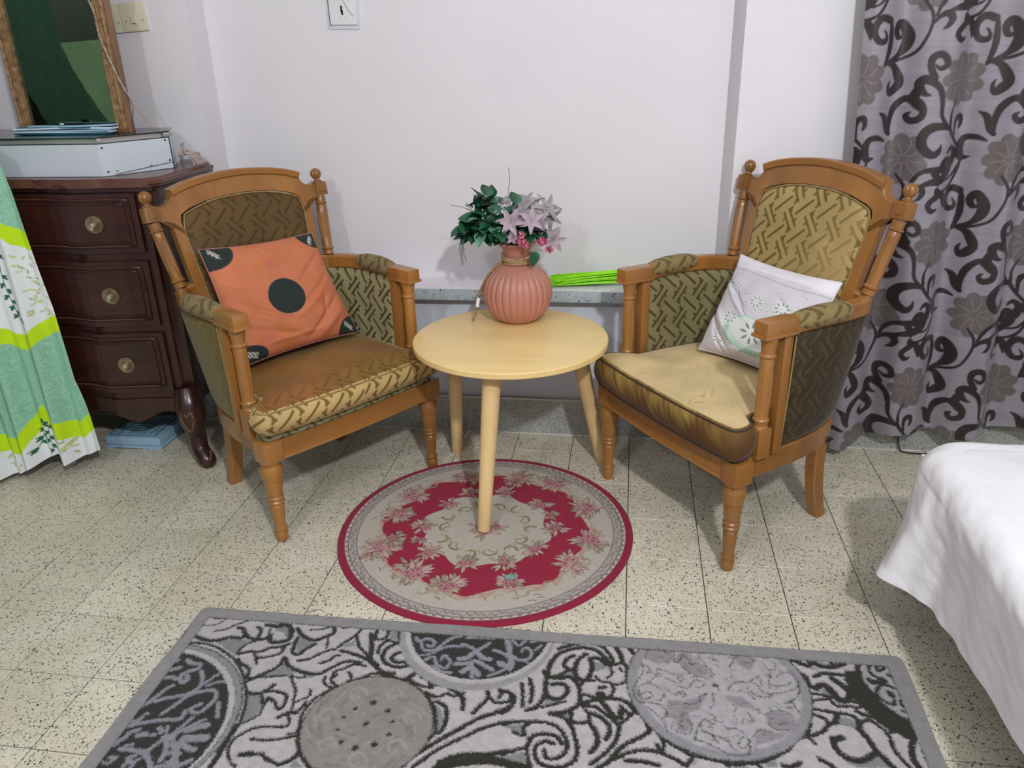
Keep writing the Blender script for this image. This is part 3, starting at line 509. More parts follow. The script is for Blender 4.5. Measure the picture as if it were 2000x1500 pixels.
# mesh
xs = np.concatenate([[cx0, cx0], np.linspace(cx0 + 1, cx1 - 1, 780), [cx1, cx1]]); ysf = np.arange(1440, 945, -2.1); ysc = np.arange(942, 450, -6.)
ys = np.concatenate([[1440.5, 1440], ysf, ysc, [450, 450]])
XX, YY = np.meshgrid(xs, ys)
yy_s = np.where(YY < 945, 1890 - YY, YY); xx_s = np.where(YY < 945, (cx0 + cx1) - XX, XX)
colr = ca.sample(xx_s, yy_s + tilt(xx_s) * np.where(YY < 945, 1, 1) * 1.0)
bott = (YY < 450 + B) | (np.minimum(XX - cx0, cx1 - XX) < B); colr[(YY < 945) & bott] = lin(BD)
lum = colr.mean(-1)
ZZ = 9.0 + 3.0 * np.clip((lum - .03) / .3, 0, 1) + .5 * snoise(XX, YY, .03, 2)
dm = np.minimum(np.minimum(XX - cx0, cx1 - XX), np.minimum(1440.5 - YY, YY - 450)); ZZ = np.where(dm < B - 2, 6.0 + .6 * snoise(XX, YY, .012, 4), ZZ)
ZZ[0] = .6; ZZ[-1] = .6; ZZ[:, 0] = .6; ZZ[:, -1] = .6
wx = 2.2 * snoise(YY, YY * 0, .02, 8) * (np.abs(XX - (cx0 + cx1) / 2) > (cx1 - cx0) / 2 - 6)
YT = YY + tilt(XX) + 2.0 * snoise(XX, XX * 0, .012, 6) * (YY > 1430)
V = np.stack([(XX + wx) / 1000, YT / 1000, ZZ / 1000], -1)
# rounded far corners
for sgx, cxx in ((1, cx0 / 1000), (-1, cx1 / 1000)):
    R_ = .016; ccx = cxx + sgx * R_; top = (1440 + tilt(cxx * 1000)) / 1000; ccy = top - R_
    dx = (V[..., 0] - ccx) * sgx; dy = V[..., 1] - ccy; msk = (dx < 0) & (dy > 0); d = np.hypot(dx, dy) + 1e-9
    mxn = np.maximum(-dx, dy); k = mxn / d; V[..., 0] = np.where(msk, ccx + sgx * dx * k, V[..., 0]); V[..., 1] = np.where(msk, ccy + dy * k, V[..., 1])
crp = mesh_np('grey_carpet', V.reshape(-1, 3), gridF(len(ys), len(xs)), M['pile'], None, colr.reshape(-1, 3))
tag(crp, 'grey rectangular carpet with black scrolls and round medallions in the foreground', 'carpet')

# ------------------------------------------------------------ round red rug
RC_ = (-.376, 1.862)
RED, CR, DKL = (150, 24, 58), (184, 177, 166), (60, 48, 52)
rg = Raster(-420, -420, 420, 420, 1.0, CR)
Rr = np.hypot(rg.X, rg.Y); Th = np.arctan2(rg.Y, rg.X)
full = (slice(None), slice(None))
ro = 290 + 12 * np.cos(8 * Th + .4) + 8 * snoise(rg.X, rg.Y, .05, 1); ri = 178 + 11 * np.cos(8 * Th + 1.2) + 6 * snoise(rg.X, rg.Y, .06, 2)
rg.put(full, ((Rr < ro) & (Rr > ri)).astype(float), RED)
def leaf(x, y, L, W, a, col, out=DKL, ow=1.1):
    c, s_ = math.cos(a), math.sin(a); P = []
    for t in (0, .15, .35, .6, .8, 1): P.append((x + c * L * t, y + s_ * L * t))
    h = np.array([.2, .7, 1, .85, .45, .05]) * W
    rg.stroke(P, h + ow, out, 3); rg.stroke(P, h, col, 3)
rr = np.random.RandomState(11)
def scroll(x, y, r, a, col, hw=2.2, turn=1):
    P = [(x + r * (1 - .12 * k) * math.cos(a + turn * k * .55), y + r * (1 - .12 * k) * math.sin(a + turn * k * .55)) for k in range(8)]
    rg.stroke(P, np.linspace(hw, .8, 8), col, 4)
for k in range(16):                                  # olive scrolls on the cream, outside the red
    a = k * PI / 8 + rr.uniform(-.1, .1); R_ = 312 + rr.uniform(-6, 8)
    scroll(R_ * math.cos(a), R_ * math.sin(a), 24, a + rr.uniform(1, 2.5), (158, 142, 112), 3.4, (-1) ** k)
    scroll(R_ * math.cos(a + .2), R_ * math.sin(a + .2), 17, a - 1.2, (170, 152, 124), 2.6, -(-1) ** k)
def cluster(x, y, S, n=12, pink=3):
    for k in range(n):
        a = rr.uniform(0, 6.28); leaf(x + S * .35 * math.cos(a), y + S * .35 * math.sin(a), S * rr.uniform(.5, .85), S * rr.uniform(.09, .14), a + rr.uniform(-.3, .3), [(190, 170, 150), (176, 160, 142), (150, 144, 120), (196, 160, 160)][rr.randint(4)], (84, 42, 50))
    for k in range(pink):
        a = rr.uniform(0, 6.28); d = S * .32 * (k > 0); px_, py_ = x + d * math.cos(a), y + d * math.sin(a); r = S * rr.uniform(.24, .32)
        rg.ell(px_, py_, r, r * .85, a, (192, 140, 146), out=(104, 44, 58), ow=1.2)
        for j in range(5):
            b = a + j * 1.25; rg.stroke([(px_ + r * .75 * math.cos(b), py_ + r * .7 * math.sin(b)), (px_ + r * .55 * math.cos(b + .5), py_ + r * .5 * math.sin(b + .5)), (px_ + r * .2 * math.cos(b + 1), py_ + r * .2 * math.sin(b + 1))], 1.0, (116, 52, 66), 3)
        rg.ell(px_, py_, r * .22, r * .2, 0, (110, 48, 60))
for x, y, S in [(-250, 148, 52), (-267, 48, 50), (-268, -122, 56), (-151, -224, 56), (-53, -266, 48), (105, -234, 40), (251, -136, 48), (291, -22, 52), (272, 141, 52), (171, 270, 52), (52, 297, 48), (-99, 281, 46), (-244, -81, 34)]:
    for _k in range(3): cluster(x + rr.uniform(-.6, .6) * S, y + rr.uniform(-.6, .6) * S, S * .75, 11, 1)
    cluster(x, y, S * .95, 18, 5)
for x, y, S in [(-135, 119, 30), (-180, -10, 34), (-132, -129, 36), (-24, -168, 36), (77, -156, 36), (148, -83, 36), (199, 23, 36), (140, 145, 36), (26, 201, 32), (-80, 185, 32), (-175, -74, 22), (179, 88, 24)]:
    cluster(x + rr.uniform(-.4, .4) * S, y + rr.uniform(-.4, .4) * S, S * .75, 8, 1); cluster(x, y, S * 1.1, 15, 3)
rg.ell(102, -214, 13, 11, 0, (126, 166, 160), out=(70, 80, 84), ow=1)
for k in range(2):
    th_ = np.linspace(0, 2 * PI, 260); b_ = 290 + 12 * np.cos(8 * th_ + .4) + 4 + k * 9 + 4 * np.sin(th_ * 31 + k)
    P = np.stack([b_ * np.cos(th_), b_ * np.sin(th_)], -1)
    for j in range(0, 250, 9):
        if rr.uniform() < .8: rg.stroke(P[j:j + 9], [1, 2, 3.5, 4, 4, 3.5, 3, 2, 1], (172, 152, 128) if k else (184, 146, 130), 2)
for k in range(14):                                  # wreath of olive scrolls
    a = k * 2 * PI / 14; R_ = 118 + 8 * (-1) ** k
    scroll(R_ * math.cos(a), R_ * math.sin(a), 26, a + 1, (132, 124, 88), 4.2, (-1) ** k); scroll(R_ * .97 * math.cos(a + .2), R_ * .97 * math.sin(a + .2), 19, a - 1.6, (152, 142, 108), 3.2, -(-1) ** k)
cluster(8, -16, 44, 16, 4); cluster(-22, 6, 32, 10, 2); cluster(30, 6, 32, 9, 2)
for k in range(26):
    a = rr.uniform(0, 6.28); R_ = rr.uniform(300, 345); rg.stroke([(R_ * math.cos(a), R_ * math.sin(a)), (R_ * math.cos(a + .03), R_ * math.sin(a + .03)), ((R_ + 6) * math.cos(a + .05), (R_ + 6) * math.sin(a + .05))], 1.2, (92, 84, 70), 3)
ring = lambda r, w, c, m=1.: rg.put(full, np.clip(w / 2 + .5 - np.abs(Rr - r), 0, 1) * m, c)
ring(371, 19, (168, 160, 156)); ring(360, 2.0, DKL); ring(383, 1.8, DKL)
for k in range(120):
    a = k * 2 * PI / 120; R_ = 371 + 4 * math.sin(k * 1.9); q = [((R_ + d) * math.cos(a + e), (R_ + d) * math.sin(a + e)) for d, e in ((-5, 0), (2, .012), (5, .028), (0, .04))]
    rg.stroke(q, 1.1, (96, 74, 78) if k % 3 else (128, 66, 78), 3)
ring(388.5, 8, (196, 188, 178)); ring(388.5, 3.2, (84, 44, 56), (np.sin(Th * 105) > .1) * 1.)
ring(384.8, 1.0, (120, 100, 104)); rg.put(full, (Rr > 393).astype(float), (140, 24, 56))
nr, nt_ = 190, 1050
rad = np.concatenate([np.linspace(2, 411, nr - 2), [413, 413.4]]); th = np.arange(nt_) * 2 * PI / nt_
RR, TT = np.meshgrid(rad, th, indexing='ij')
X_ = RR * np.cos(TT); Y_ = RR * np.sin(TT); c = rg.sample(X_, Y_)
Z_ = 5.2 + .4 * snoise(X_, Y_, .012, 3) + 1.6 * np.exp(-((RR - 402) / 8) ** 2); Z_[-1] = .4; Z_[-2] = 3.6
fuzz = (RR > 405) * npr.uniform(-.5, .8, RR.shape); X_ += fuzz * np.cos(TT); Y_ += fuzz * np.sin(TT)
V = np.stack([X_ / 1000 + RC_[0], Y_ / 1000 + RC_[1], Z_ / 1000], -1).reshape(-1, 3)
F = gridF(nr, nt_, wrapx=True); i = np.arange(nt_); V = np.vstack([V, [[RC_[0], RC_[1], .0052]]]); c = np.vstack([c.reshape(-1, 3), c[0].mean(0)[None]])
F = np.vstack([F, np.stack([i, (i + 1) % nt_, np.full(nt_, len(V) - 1), np.full(nt_, len(V) - 1)], -1)[:0]])
rug = mesh_np('round_rug', V, F, M['flat'], None, c)
tag(rug, 'round crimson and cream floral rug under the front table leg', 'rug')

# ------------------------------------------------------------ round table
TC = (-.336, 2.148)
t = thing('round_table', 'small round pale birch table on splayed legs between two armchairs', 'table', (*TC, 0))
lathe('tabletop', densify([(.277, .4605), (.283, .4615), (.285, .464), (.285, .477), (.283, .4795), (.279, .4805)], .01), M['birch'], t, 128, ang=30)
for fx, fy, tx, ty in ((-.379, 1.848, -.357, 1.955), (-.555, 2.319, -.527, 2.245), (-.067, 2.304, -.150, 2.215)):
    p = (fx - TC[0], fy - TC[1], 0.0); q = (tx - TC[0], ty - TC[1], .462); L_ = (Vector(q) - Vector(p)).length
    z0 = .0062 if fy < 1.9 else 0.0; p = (p[0], p[1], z0)
    lathe('leg', [(.0165, 0), (.0180, .003), (.0200, .12), (.0240, .3), (.0265, L_ - z0 - .004)], M['birch_leg'], t, 28, axisM(p, q))
    ax = Vector((q[0], q[1], 0)); 
    lathe('leg_bracket', [(.028, .440), (.036, .4525), (.040, .4605)], M['birch_leg'], t, 28, Matrix.Translation((q[0] * 1.0, q[1] * 1.0, 0)))

# ------------------------------------------------------------ vase
VX, VY = -.336, 2.312; ZT = .4808
vt = thing('vase', 'ribbed pink terracotta vase with rope round its neck on birch table', 'vase', (VX, VY, ZT))
body = [(.052, 0), (.056, .002), (.072, .012), (.089, .031), (.100, .053), (.1065, .080), (.1065, .102), (.100, .126), (.087, .147), (.068, .163), (.050, .174), (.041, .182)]
cb = catmull([(a, b) for a, b in body], 5); n = 280; ZV = []
tt = np.arange(n) * 2 * PI / n
lobe = np.abs(np.cos(tt * 14)) ** .55
rings = []
for r, z in cb:
    k = min(1, max(0, (z - .003) / .02)) * min(1, max(0, (.176 - z) / .02)); rr_ = r * (1 - .052 * k * (1 - lobe))
    rings.append(np.stack([rr_ * np.cos(tt), rr_ * np.sin(tt), np.full(n, z)], -1))
V = np.array(rings).reshape(-1, 3); F = gridF(len(rings), n, wrapx=True)
V = np.vstack([V, [[0, 0, 0]]]); i = np.arange(n)
bo = mesh_np('body', V, F, M['vase'], vt)
nk = catmull([(.041, .180), (.0385, .190), (.0375, .200), (.040, .214), (.046, .226), (.055, .236), (.0595, .2395), (.0605, .242), (.059, .2445), (.0545, .243), (.044, .228), (.034, .206), (.033, .19)], 4)
lathe('neck', [(a, b) for a, b in nk], M['vase'], vt, 64, cap=False)
rope_c = []
for k in range(3):
    for a in np.linspace(0, 2 * PI, 60, endpoint=False): rope_c.append((a + k * 2 * PI, k + a / (2 * PI)))
P = np.array([(.0435 * math.cos(a - PI * .75) * (1 + .06 * math.sin(a)), .0435 * math.sin(a - PI * .75) * (1 + .06 * math.sin(a)), .182 + .0085 * kk + .002 * math.sin(a * 1.3)) for a, kk in rope_c])
def twisted(name, P, r, m, par, strands=3, pitch=.012):
    P = np.asarray(P, float); T_, S_, N_ = frames(P); s = np.concatenate([[0], np.cumsum(np.linalg.norm(np.diff(P, axis=0), axis=1))])
    parts = []
    for k in range(strands):
        a = s / pitch * 2 * PI + k * 2 * PI / strands
        parts.append(tubeVF(P + r * .55 * (np.cos(a)[:, None] * S_ + np.sin(a)[:, None] * N_), r * .62, 6))
    V, F = merge(parts); return mesh_np(name, V, F, m, par)
rp = twisted('neck_rope', catmull(P[::3], 6), .0052, M['rope'], vt)
tail = catmull([(-.040, -.012, .186), (-.062, -.030, .172), (-.088, -.038, .140), (-.106, -.036, .105), (-.114, -.032, .075), (-.119, -.034, .050), (-.128, -.036, .022), (-.136, -.038, .006)], 14)
twisted('rope_tail', tail, .0042, M['rope'], vt)
tube('white_tie', catmull([(-.114, -.040, .078), (-.117, -.041, .064), (-.119, -.0405, .050)], 6), .0058, M['sheet'], vt, 8)

# ------------------------------------------------------------ artificial bouquet
bq = thing('artificial_bouquet', 'artificial mauve lilies, green leaves and pink blossoms in the vase', 'flowers', (VX, VY, ZT + .228))
def leaf_mesh(name, m, L, W, fold=.25, curl=.25, tip=1.0, nx=7, ny=12, wave=0):
    v, u = np.meshgrid(np.linspace(0, 1, ny), np.linspace(-1, 1, nx), indexing='ij')
    wd = W * (np.sin(np.clip(v ** .75, 0, 1) * PI) ** .8) * (1 - .15 * v) + .0006
    X = u * wd; Yv = L * v; Z = fold * np.abs(X) - curl * L * v ** 2 + wave * np.sin(v * 14) * u ** 2
    V = np.stack([X, Yv, Z], -1).reshape(-1, 3)
    me_o = mesh_np(name, V, gridF(ny, nx), m); me = me_o.data; bpy.data.objects.remove(me_o); return me
lf = [leaf_mesh('leaf', M['leaf'], .056, .025, .3, .2), leaf_mesh('leaf', M['leaf'], .046, .021, .2, .4), leaf_mesh('leaf', M['leaf_pale'], .050, .022, .3, .3)]
def put(me, loc, d, roll=0, s=1, par=None, name='leaf'):
    o = bpy.data.objects.new(name, me); COL.objects.link(o); o.parent = par
    q = Vector(d).to_track_quat('Y', 'Z'); o.rotation_mode = 'QUATERNION'; o.rotation_quaternion = q @ Matrix.Rotation(roll, 3, 'Y').to_quaternion()
    o.location = loc; o.scale = (s, s, s); return o
PX = 1 / 690.          # metres per photo pixel at the bouquet
def at(px, py, dy=0): return ((px - 1011) * PX * (1 + dy * .43), dy, (464 - py) * PX - dy * .23)
core = [(948, 385, -.01), (972, 398, -.03), (935, 405, -.02), (925, 430, -.01), (950, 432, -.05), (985, 432, -.045), (930, 452, -.02), (958, 455, -.045), (985, 460, -.05), (1000, 400, .0), (915, 420, .01), (968, 370, .0), (940, 372, .01), (1015, 385, .02), (1030, 400, .03), (1022, 428, -.02), (1045, 445, -.02), (1052, 470, -.03), (905, 440, .0), (960, 415, -.05), (990, 415, -.03), (975, 445, -.055)]
r2 = random.Random(3)
for px, py, dy in core:
    for k in range(8):
        x, y, z = at(px + r2.uniform(-9, 9), min(py, 438) + r2.uniform(-9, 7), dy + r2.uniform(-.015, .02))
        d = (x * 4 + r2.uniform(-.8, .8), -.6 + r2.uniform(-.8, .7), max(.15 + z * 2 + r2.uniform(-.9, .8), -1 if py < 425 else -.25))
        put(lf[r2.randrange(2)], (x, y, z), d, r2.uniform(-.6, .6), r2.uniform(.65, .98), bq)
for px, py, d in ((960, 365, (-.1, -.35, 1)), (975, 400, (.05, -.5, 1)), (945, 412, (-.8, -.9, .5)), (968, 425, (.5, -1, -.2)), (948, 435, (-.4, -.9, -.8)), (1000, 398, (.4, -.4, .8)), (1018, 380, (-.1, -.3, 1)), (1052, 474, (.2, -.2, -1))):
    x, y, z = at(px, py, -.06); put(lf[2] if py < 440 else lf[1], (x, y, z), d, 0, .95, bq)
pet = [leaf_mesh('petal', M['lily'], .046, .0128, .45, .6, wave=.0012), leaf_mesh('petal', M['lily_grey'], .048, .0105, .45, .9), leaf_mesh('petal', M['lily'], .040, .010, .3, .15)]
def lily(px, py, dy, face, s=1, kind=0, n=6, opn=.68, ph=0):
    e = bpy.data.objects.new('lily', None); COL.objects.link(e); e.parent = bq; e.location = at(px, py, dy); e.empty_display_size = .01
    f = Vector(face).normalized(); a = f.orthogonal().normalized(); b = f.cross(a)
    for k in range(n):
        t_ = ph + k * 2 * PI / n; side = a * math.cos(t_) + b * math.sin(t_); d = side * opn + f * (1 - opn * .6)
        o = bpy.data.objects.new('petal', pet[kind]); COL.objects.link(o); o.parent = e; o.rotation_mode = 'QUATERNION'
        yv = d.normalized(); zv = (f - yv * f.dot(yv)).normalized(); xv = yv.cross(zv)
        o.rotation_quaternion = Matrix((xv, yv, zv)).transposed().to_quaternion(); o.scale = (s,) * 3
    tag(e, 'grey lily bloom' if kind == 1 else 'mauve lily bloom')
    tb = tube('stamen', [(0, 0, 0), tuple(f * .018 * s), tuple(f * .026 * s + a * .004)], .0008, M['lily_grey'], e, 5)
lily(1008, 415, -.075, (-.1, -1, .25), .86, 0, ph=.2); lily(1048, 412, -.055, (.2, -1, .3), .78, 0, ph=.7); lily(1011, 448, -.07, (.0, -1, .5), .62, 2, ph=.1)
lily(1090, 450, -.03, (.6, -1, -.1), .80, 0, ph=.4); lily(988, 378, -.02, (.1, -.3, 1), .95, 1, ph=.5); lily(1040, 385, -.01, (.1, -.6, 1), .85, 1, ph=.1)
lily(1074, 385, .0, (.6, -.7, .6), .85, 1, ph=.3); lily(1080, 402, .01, (.5, -.9, .1), .7, 1, ph=.8); lily(1028, 395, -.03, (-.3, -.8, .6), .8, 1, ph=0); lily(1062, 425, -.03, (.4, -1, .1), .62, 0, ph=.9); lily(1034, 372, .0, (-.1, -.6, .9), .7, 1, ph=.3); lily(1024, 402, -.04, (-.3, -.9, .5), .55, 0, ph=.6); lily(1058, 398, -.02, (.3, -.9, .5), .62, 1, ph=.2); lily(1080, 438, .01, (.5, -.8, .4), .6, 1, ph=.9)
pp = leaf_mesh('floret', M['pinkfl'], .010, .0036, .3, .3, nx=3, ny=5)
for cx_, cy_, rr_, nn in ((1030, 437, 6, 5), (1030, 452, 6, 5), (1038, 458, 5, 4), (1070, 451, 8, 9), (1084, 466, 5, 5)):
    e = bpy.data.objects.new('pink_blossom', None); COL.objects.link(e); e.parent = bq; e.location = at(cx_, cy_, -.085 if cx_ < 1050 else -.06); e.empty_display_size = .01
    for k in range(nn):
        px_, pz_ = r2.uniform(-rr_, rr_) * PX, r2.uniform(-rr_, rr_) * PX
        for j in range(5):
            d = (math.cos(j * 1.257 + k), -.7, math.sin(j * 1.257 + k)); put(pp, (px_, r2.uniform(-.006, .006), pz_), d, 0, 1, e, 'floret')
for k in range(14):
    px, py, dy = core[r2.randrange(len(core))]; x, y, z = at(px, py, dy)
    tube('stem', catmull([(r2.uniform(-.02, .02), r2.uniform(-.02, .02), -.03), (x * .4, y * .4, z * .4), (x, y, z)], 5), .0016, M['stem'], bq, 6)
def wisp(pts, r=.0007, name='grass_wisp', m='grass'): tube(name, catmull([at(*p) for p in pts], 8), r, M[m], bq, 5)
wisp([(1000, 440, .0), (996, 362, .0), (1000, 330, .0), (998, 305, .0)], .0009)
wisp([(960, 430, .0), (925, 398, .0), (905, 385, .0), (876, 380, .0)], .0009); wisp([(960, 430, .0), (930, 400, .0), (908, 386, .0)], .0015)
wisp([(950, 430, 0), (922, 392, 0), (908, 378, 0)], .0012); wisp([(950, 420, 0), (938, 385, 0), (932, 366, 0)], .0012)
wisp([(1050, 400, 0), (1058, 370, 0), (1071, 365, 0)], .0012); wisp([(1080, 410, 0), (1090, 397, 0), (1102, 394, 0)], .0012); wisp([(1080, 400, 0), (1092, 385, 0), (1090, 377, 0)], .0009)
for k in range(16):
    a = r2.uniform(0, 1); wisp([(935 + r2.uniform(-8, 8), 425, .0), (918 - 12 * a, 432, -.01), (902 - 12 * a, 455 + 8 * a, -.01), (898 - 10 * a + r2.uniform(-3, 12), 490 + r2.uniform(-20, 20), -.01)], .00045)
for px, py in ((931, 362), (933, 372), (909, 378), (918, 380), (921, 383), (1080, 413), (1078, 417), (930, 368)):
    x, y, z = at(px, py, 0); lathe('bud', [(.001, -.004), (.0035, -.001), (.003, .003), (.0008, .006)], M['lily_grey'], bq, 8, Matrix.Translation((x, y, z)))

# ------------------------------------------------------------ lime broom head on the sill
t = thing('broom', 'lime green bristle broom head lying on sill behind the vase', 'broom', (0, 2.53, .5345))
parts = []
for k in range(110):
    u = r2.random(); v = r2.random(); x0 = -.255 + r2.uniform(-.006, .02)
    y0 = -.05 + .09 * u; z0 = .003 + .020 * v ** 1.3; y1 = -.014 + .028 * u; z1 = .012 + .040 * v
    mid = (x0 * .5 + .01, (y0 + y1) / 2 + r2.uniform(-.004, .004), (z0 + z1) / 2 + .004 * r2.random())
    parts.append(tubeVF(catmull([(x0, y0, z0), mid, (.030, y1, z1)], 3), .0016, 5))
V, F = merge(parts); o = mesh_np('bristles', V, F, M['lime'], t); o['kind'] = 'stuff'
lathe('collar', [(.021, 0), (.0235, .004), (.0235, .022), (.018, .030), (.0135, .055), (.012, .075)], M['lime'], t, 24, axisM((.020, 0, .032), (.10, .002, .032)) )
lathe('handle', [(.0105, 0), (.0105, .14), (.009, .145)], M['lime'], t, 16, axisM((.095, .002, .026), (.2, .004, .026)))
# ------------------------------------------------------------ armchairs
def mixc(a, b, t): return np.array(lin(a), np.float32) * (1 - t[..., None]) + np.array(lin(b), np.float32) * t[..., None]
def catz(p, n=8): return catmull(p, n)
def outline_slab(name, pts, z0, z1, m, par, colf, bulge=.006, crown=.02, step=.0034, rings=64, edge_r=.012, lump=0, seed=0):
    """upholstered slab: closed plan outline, rounded edges, crowned top; colf(kind, x, y, s, z)->rgb"""
    P = np.array(pts); seg = np.linalg.norm(np.roll(P, -1, 0) - P, axis=1); cum = np.concatenate([[0], np.cumsum(seg)]); n = int(cum[-1] / step)
    s = np.arange(n) * cum[-1] / n; Pc = np.vstack([P, P[:1]]); X = np.interp(s, cum, Pc[:, 0]); Y = np.interp(s, cum, Pc[:, 1])
    k = 7
    for _ in range(2):
        X = sum(np.roll(X, j) for j in range(-k // 2 + 1, k // 2 + 1)) / k; Y = sum(np.roll(Y, j) for j in range(-k // 2 + 1, k // 2 + 1)) / k
    tx = np.roll(X, -3) - np.roll(X, 3); ty = np.roll(Y, -3) - np.roll(Y, 3); l = np.hypot(tx, ty); nx_, ny_ = ty / l, -tx / l
    cx_, cy_ = X.mean(), Y.mean()
    if ((X - cx_) * nx_ + (Y - cy_) * ny_).mean() < 0: nx_, ny_ = -nx_, -ny_
    Vs = []; Cs = []
    side = np.linspace(0, 1, 22)
    for t in side:
        off = bulge * math.sin(PI * t) - edge_r * (1 - math.sqrt(max(0, 1 - (1 - min(1, min(t, 1 - t) / .22)) ** 2))) * .6
        z = z0 + (z1 - z0) * t
        x, y = X + nx_ * off, Y + ny_ * off; Vs.append(np.stack([x, y, np.full(n, z)], -1)); Cs.append(colf('side', x, y, s, np.full(n, z)))
    base = Vs[-1].copy(); R_in = .985
    for t in np.linspace(0.015, 1, rings):
        q = 1 - t; x = cx_ + (base[:, 0] - cx_) * q; y = cy_ + (base[:, 1] - cy_) * q
        z = z1 + crown * (1 - q ** 3.2) + lump * snoise(x, y, 26, seed) * (1 - q ** 6)
        Vs.append(np.stack([x, y, z], -1)); Cs.append(colf('top', x, y, s, z))
    V = np.array(Vs).reshape(-1, 3); F = gridF(len(Vs), n, wrapx=True)
    C = np.array(Cs).reshape(-1, 3)
    b = np.array([[cx_, cy_, z0]]); V = np.vstack([V, b]); C = np.vstack([C, C[:1]])
    o = mesh_np(name, V, F, m, par, C)
    return o, np.stack([X + nx_ * .0, Y + ny_ * .0], -1)
def panel(name, P0, P1, z0f, z1f, th, m, par, colf, outward, ns=130, nz=100, bul=.006):
    """curved upholstered sheet between a lower and an upper plan curve"""
    P0 = np.asarray(P0); P1 = np.asarray(P1)
    def res(P, n):
        c = np.concatenate([[0], np.cumsum(np.linalg.norm(np.diff(P, axis=0), axis=1))]); s = np.linspace(0, c[-1], n)
        return np.stack([np.interp(s, c, P[:, 0]), np.interp(s, c, P[:, 1])], -1), s
    A, sa = res(P0, ns); Bq, sb = res(P1, ns)
    u = np.linspace(0, 1, ns); v = np.linspace(0, 1, nz); U, Vv = np.meshgrid(u, v)
    Q = A[None] * (1 - Vv[..., None]) + Bq[None] * Vv[..., None]; S = sa[None] * (1 - Vv) + sb[None] * Vv
    z0 = z0f(u)[None]; z1 = z1f(u)[None]; Z = z0 + (z1 - z0) * Vv
    T_ = np.gradient(Q, axis=1); l = np.linalg.norm(T_, axis=-1, keepdims=True); T_ = T_ / l; Nn = np.stack([T_[..., 1], -T_[..., 0]], -1) * outward
    e = (1 - np.abs(2 * U - 1) ** 12) * (1 - np.abs(2 * Vv - 1) ** 12); off = th / 2 * (.25 + .75 * np.sqrt(np.clip(e, 0, 1))) + bul * e
    F1 = np.concatenate([Q + Nn * off[..., None], Z[..., None]], -1); F2 = np.concatenate([Q - Nn * off[..., None], Z[..., None]], -1)
    V = np.vstack([F1.reshape(-1, 3), F2.reshape(-1, 3)]); n = ns * nz
    C = np.vstack([colf('out', S, Z).reshape(-1, 3), colf('in', S, Z).reshape(-1, 3)])
    F = [gridF(nz, ns), gridF(nz, ns, n)[:, ::-1]]
    idx = np.concatenate([np.arange(ns), np.arange(1, nz) * ns + ns - 1, (nz - 1) * ns + np.arange(ns - 2, -1, -1), np.arange(nz - 2, 0, -1) * ns])
    i2 = np.roll(idx, -1); F.append(np.stack([idx, i2, i2 + n, idx + n], -1))
    return mesh_np(name, V, np.vstack(F), m, par, C)
leg_prof = [(.0135, 0), (.0155, .003), (.0175, .016), (.0180, .028), (.0150, .033), (.0185, .038), (.0190, .043), (.0155, .049), (.0150, .056), (.0178, .075), (.0195, .105), (.0200, .117),
            (.0172, .120), (.0215, .125), (.0220, .130), (.0190, .134), (.0215, .138), (.0220, .143), (.0185, .147), (.0205, .152), (.0225, .170), (.0238, .190), (.0232, .197), (.0262, .200), (.0265, .204), (.0285, .212), (.0298, .226), (.0285, .238), (.0235, .246), (.0235, .249), (.0275, .2515), (.0280, .256)]
col_prof = [(.0165, 0), (.0165, .012), (.0140, .014), (.0190, .018), (.0195, .022), (.0160, .026), (.0162, .032), (.0168, .060), (.0172, .105), (.0170, .145), (.0165, .160), (.0150, .1625), (.0190, .166), (.0192, .169), (.0160, .172), (.0165, .190)]
fin_prof = [(.0130, 0), (.0150, .002), (.0150, .005), (.0085, .009), (.0080, .012), (.0135, .018), (.0172, .027), (.0178, .034), (.0160, .042), (.0105, .049), (.0045, .052), (.001, .053)]
post_prof = [(.0195, 0), (.0205, .004), (.0180, .008), (.0175, .014), (.0205, .020), (.0208, .024), (.0175, .028), (.0172, .036), (.0182, .090), (.0176, .155), (.0172, .176), (.0160, .180), (.0200, .184), (.0202, .188), (.0170, .192), (.0175, .205), (.0210, .224), (.0225, .236)]
def dz(z): return .398 + .255 * (z - .56)
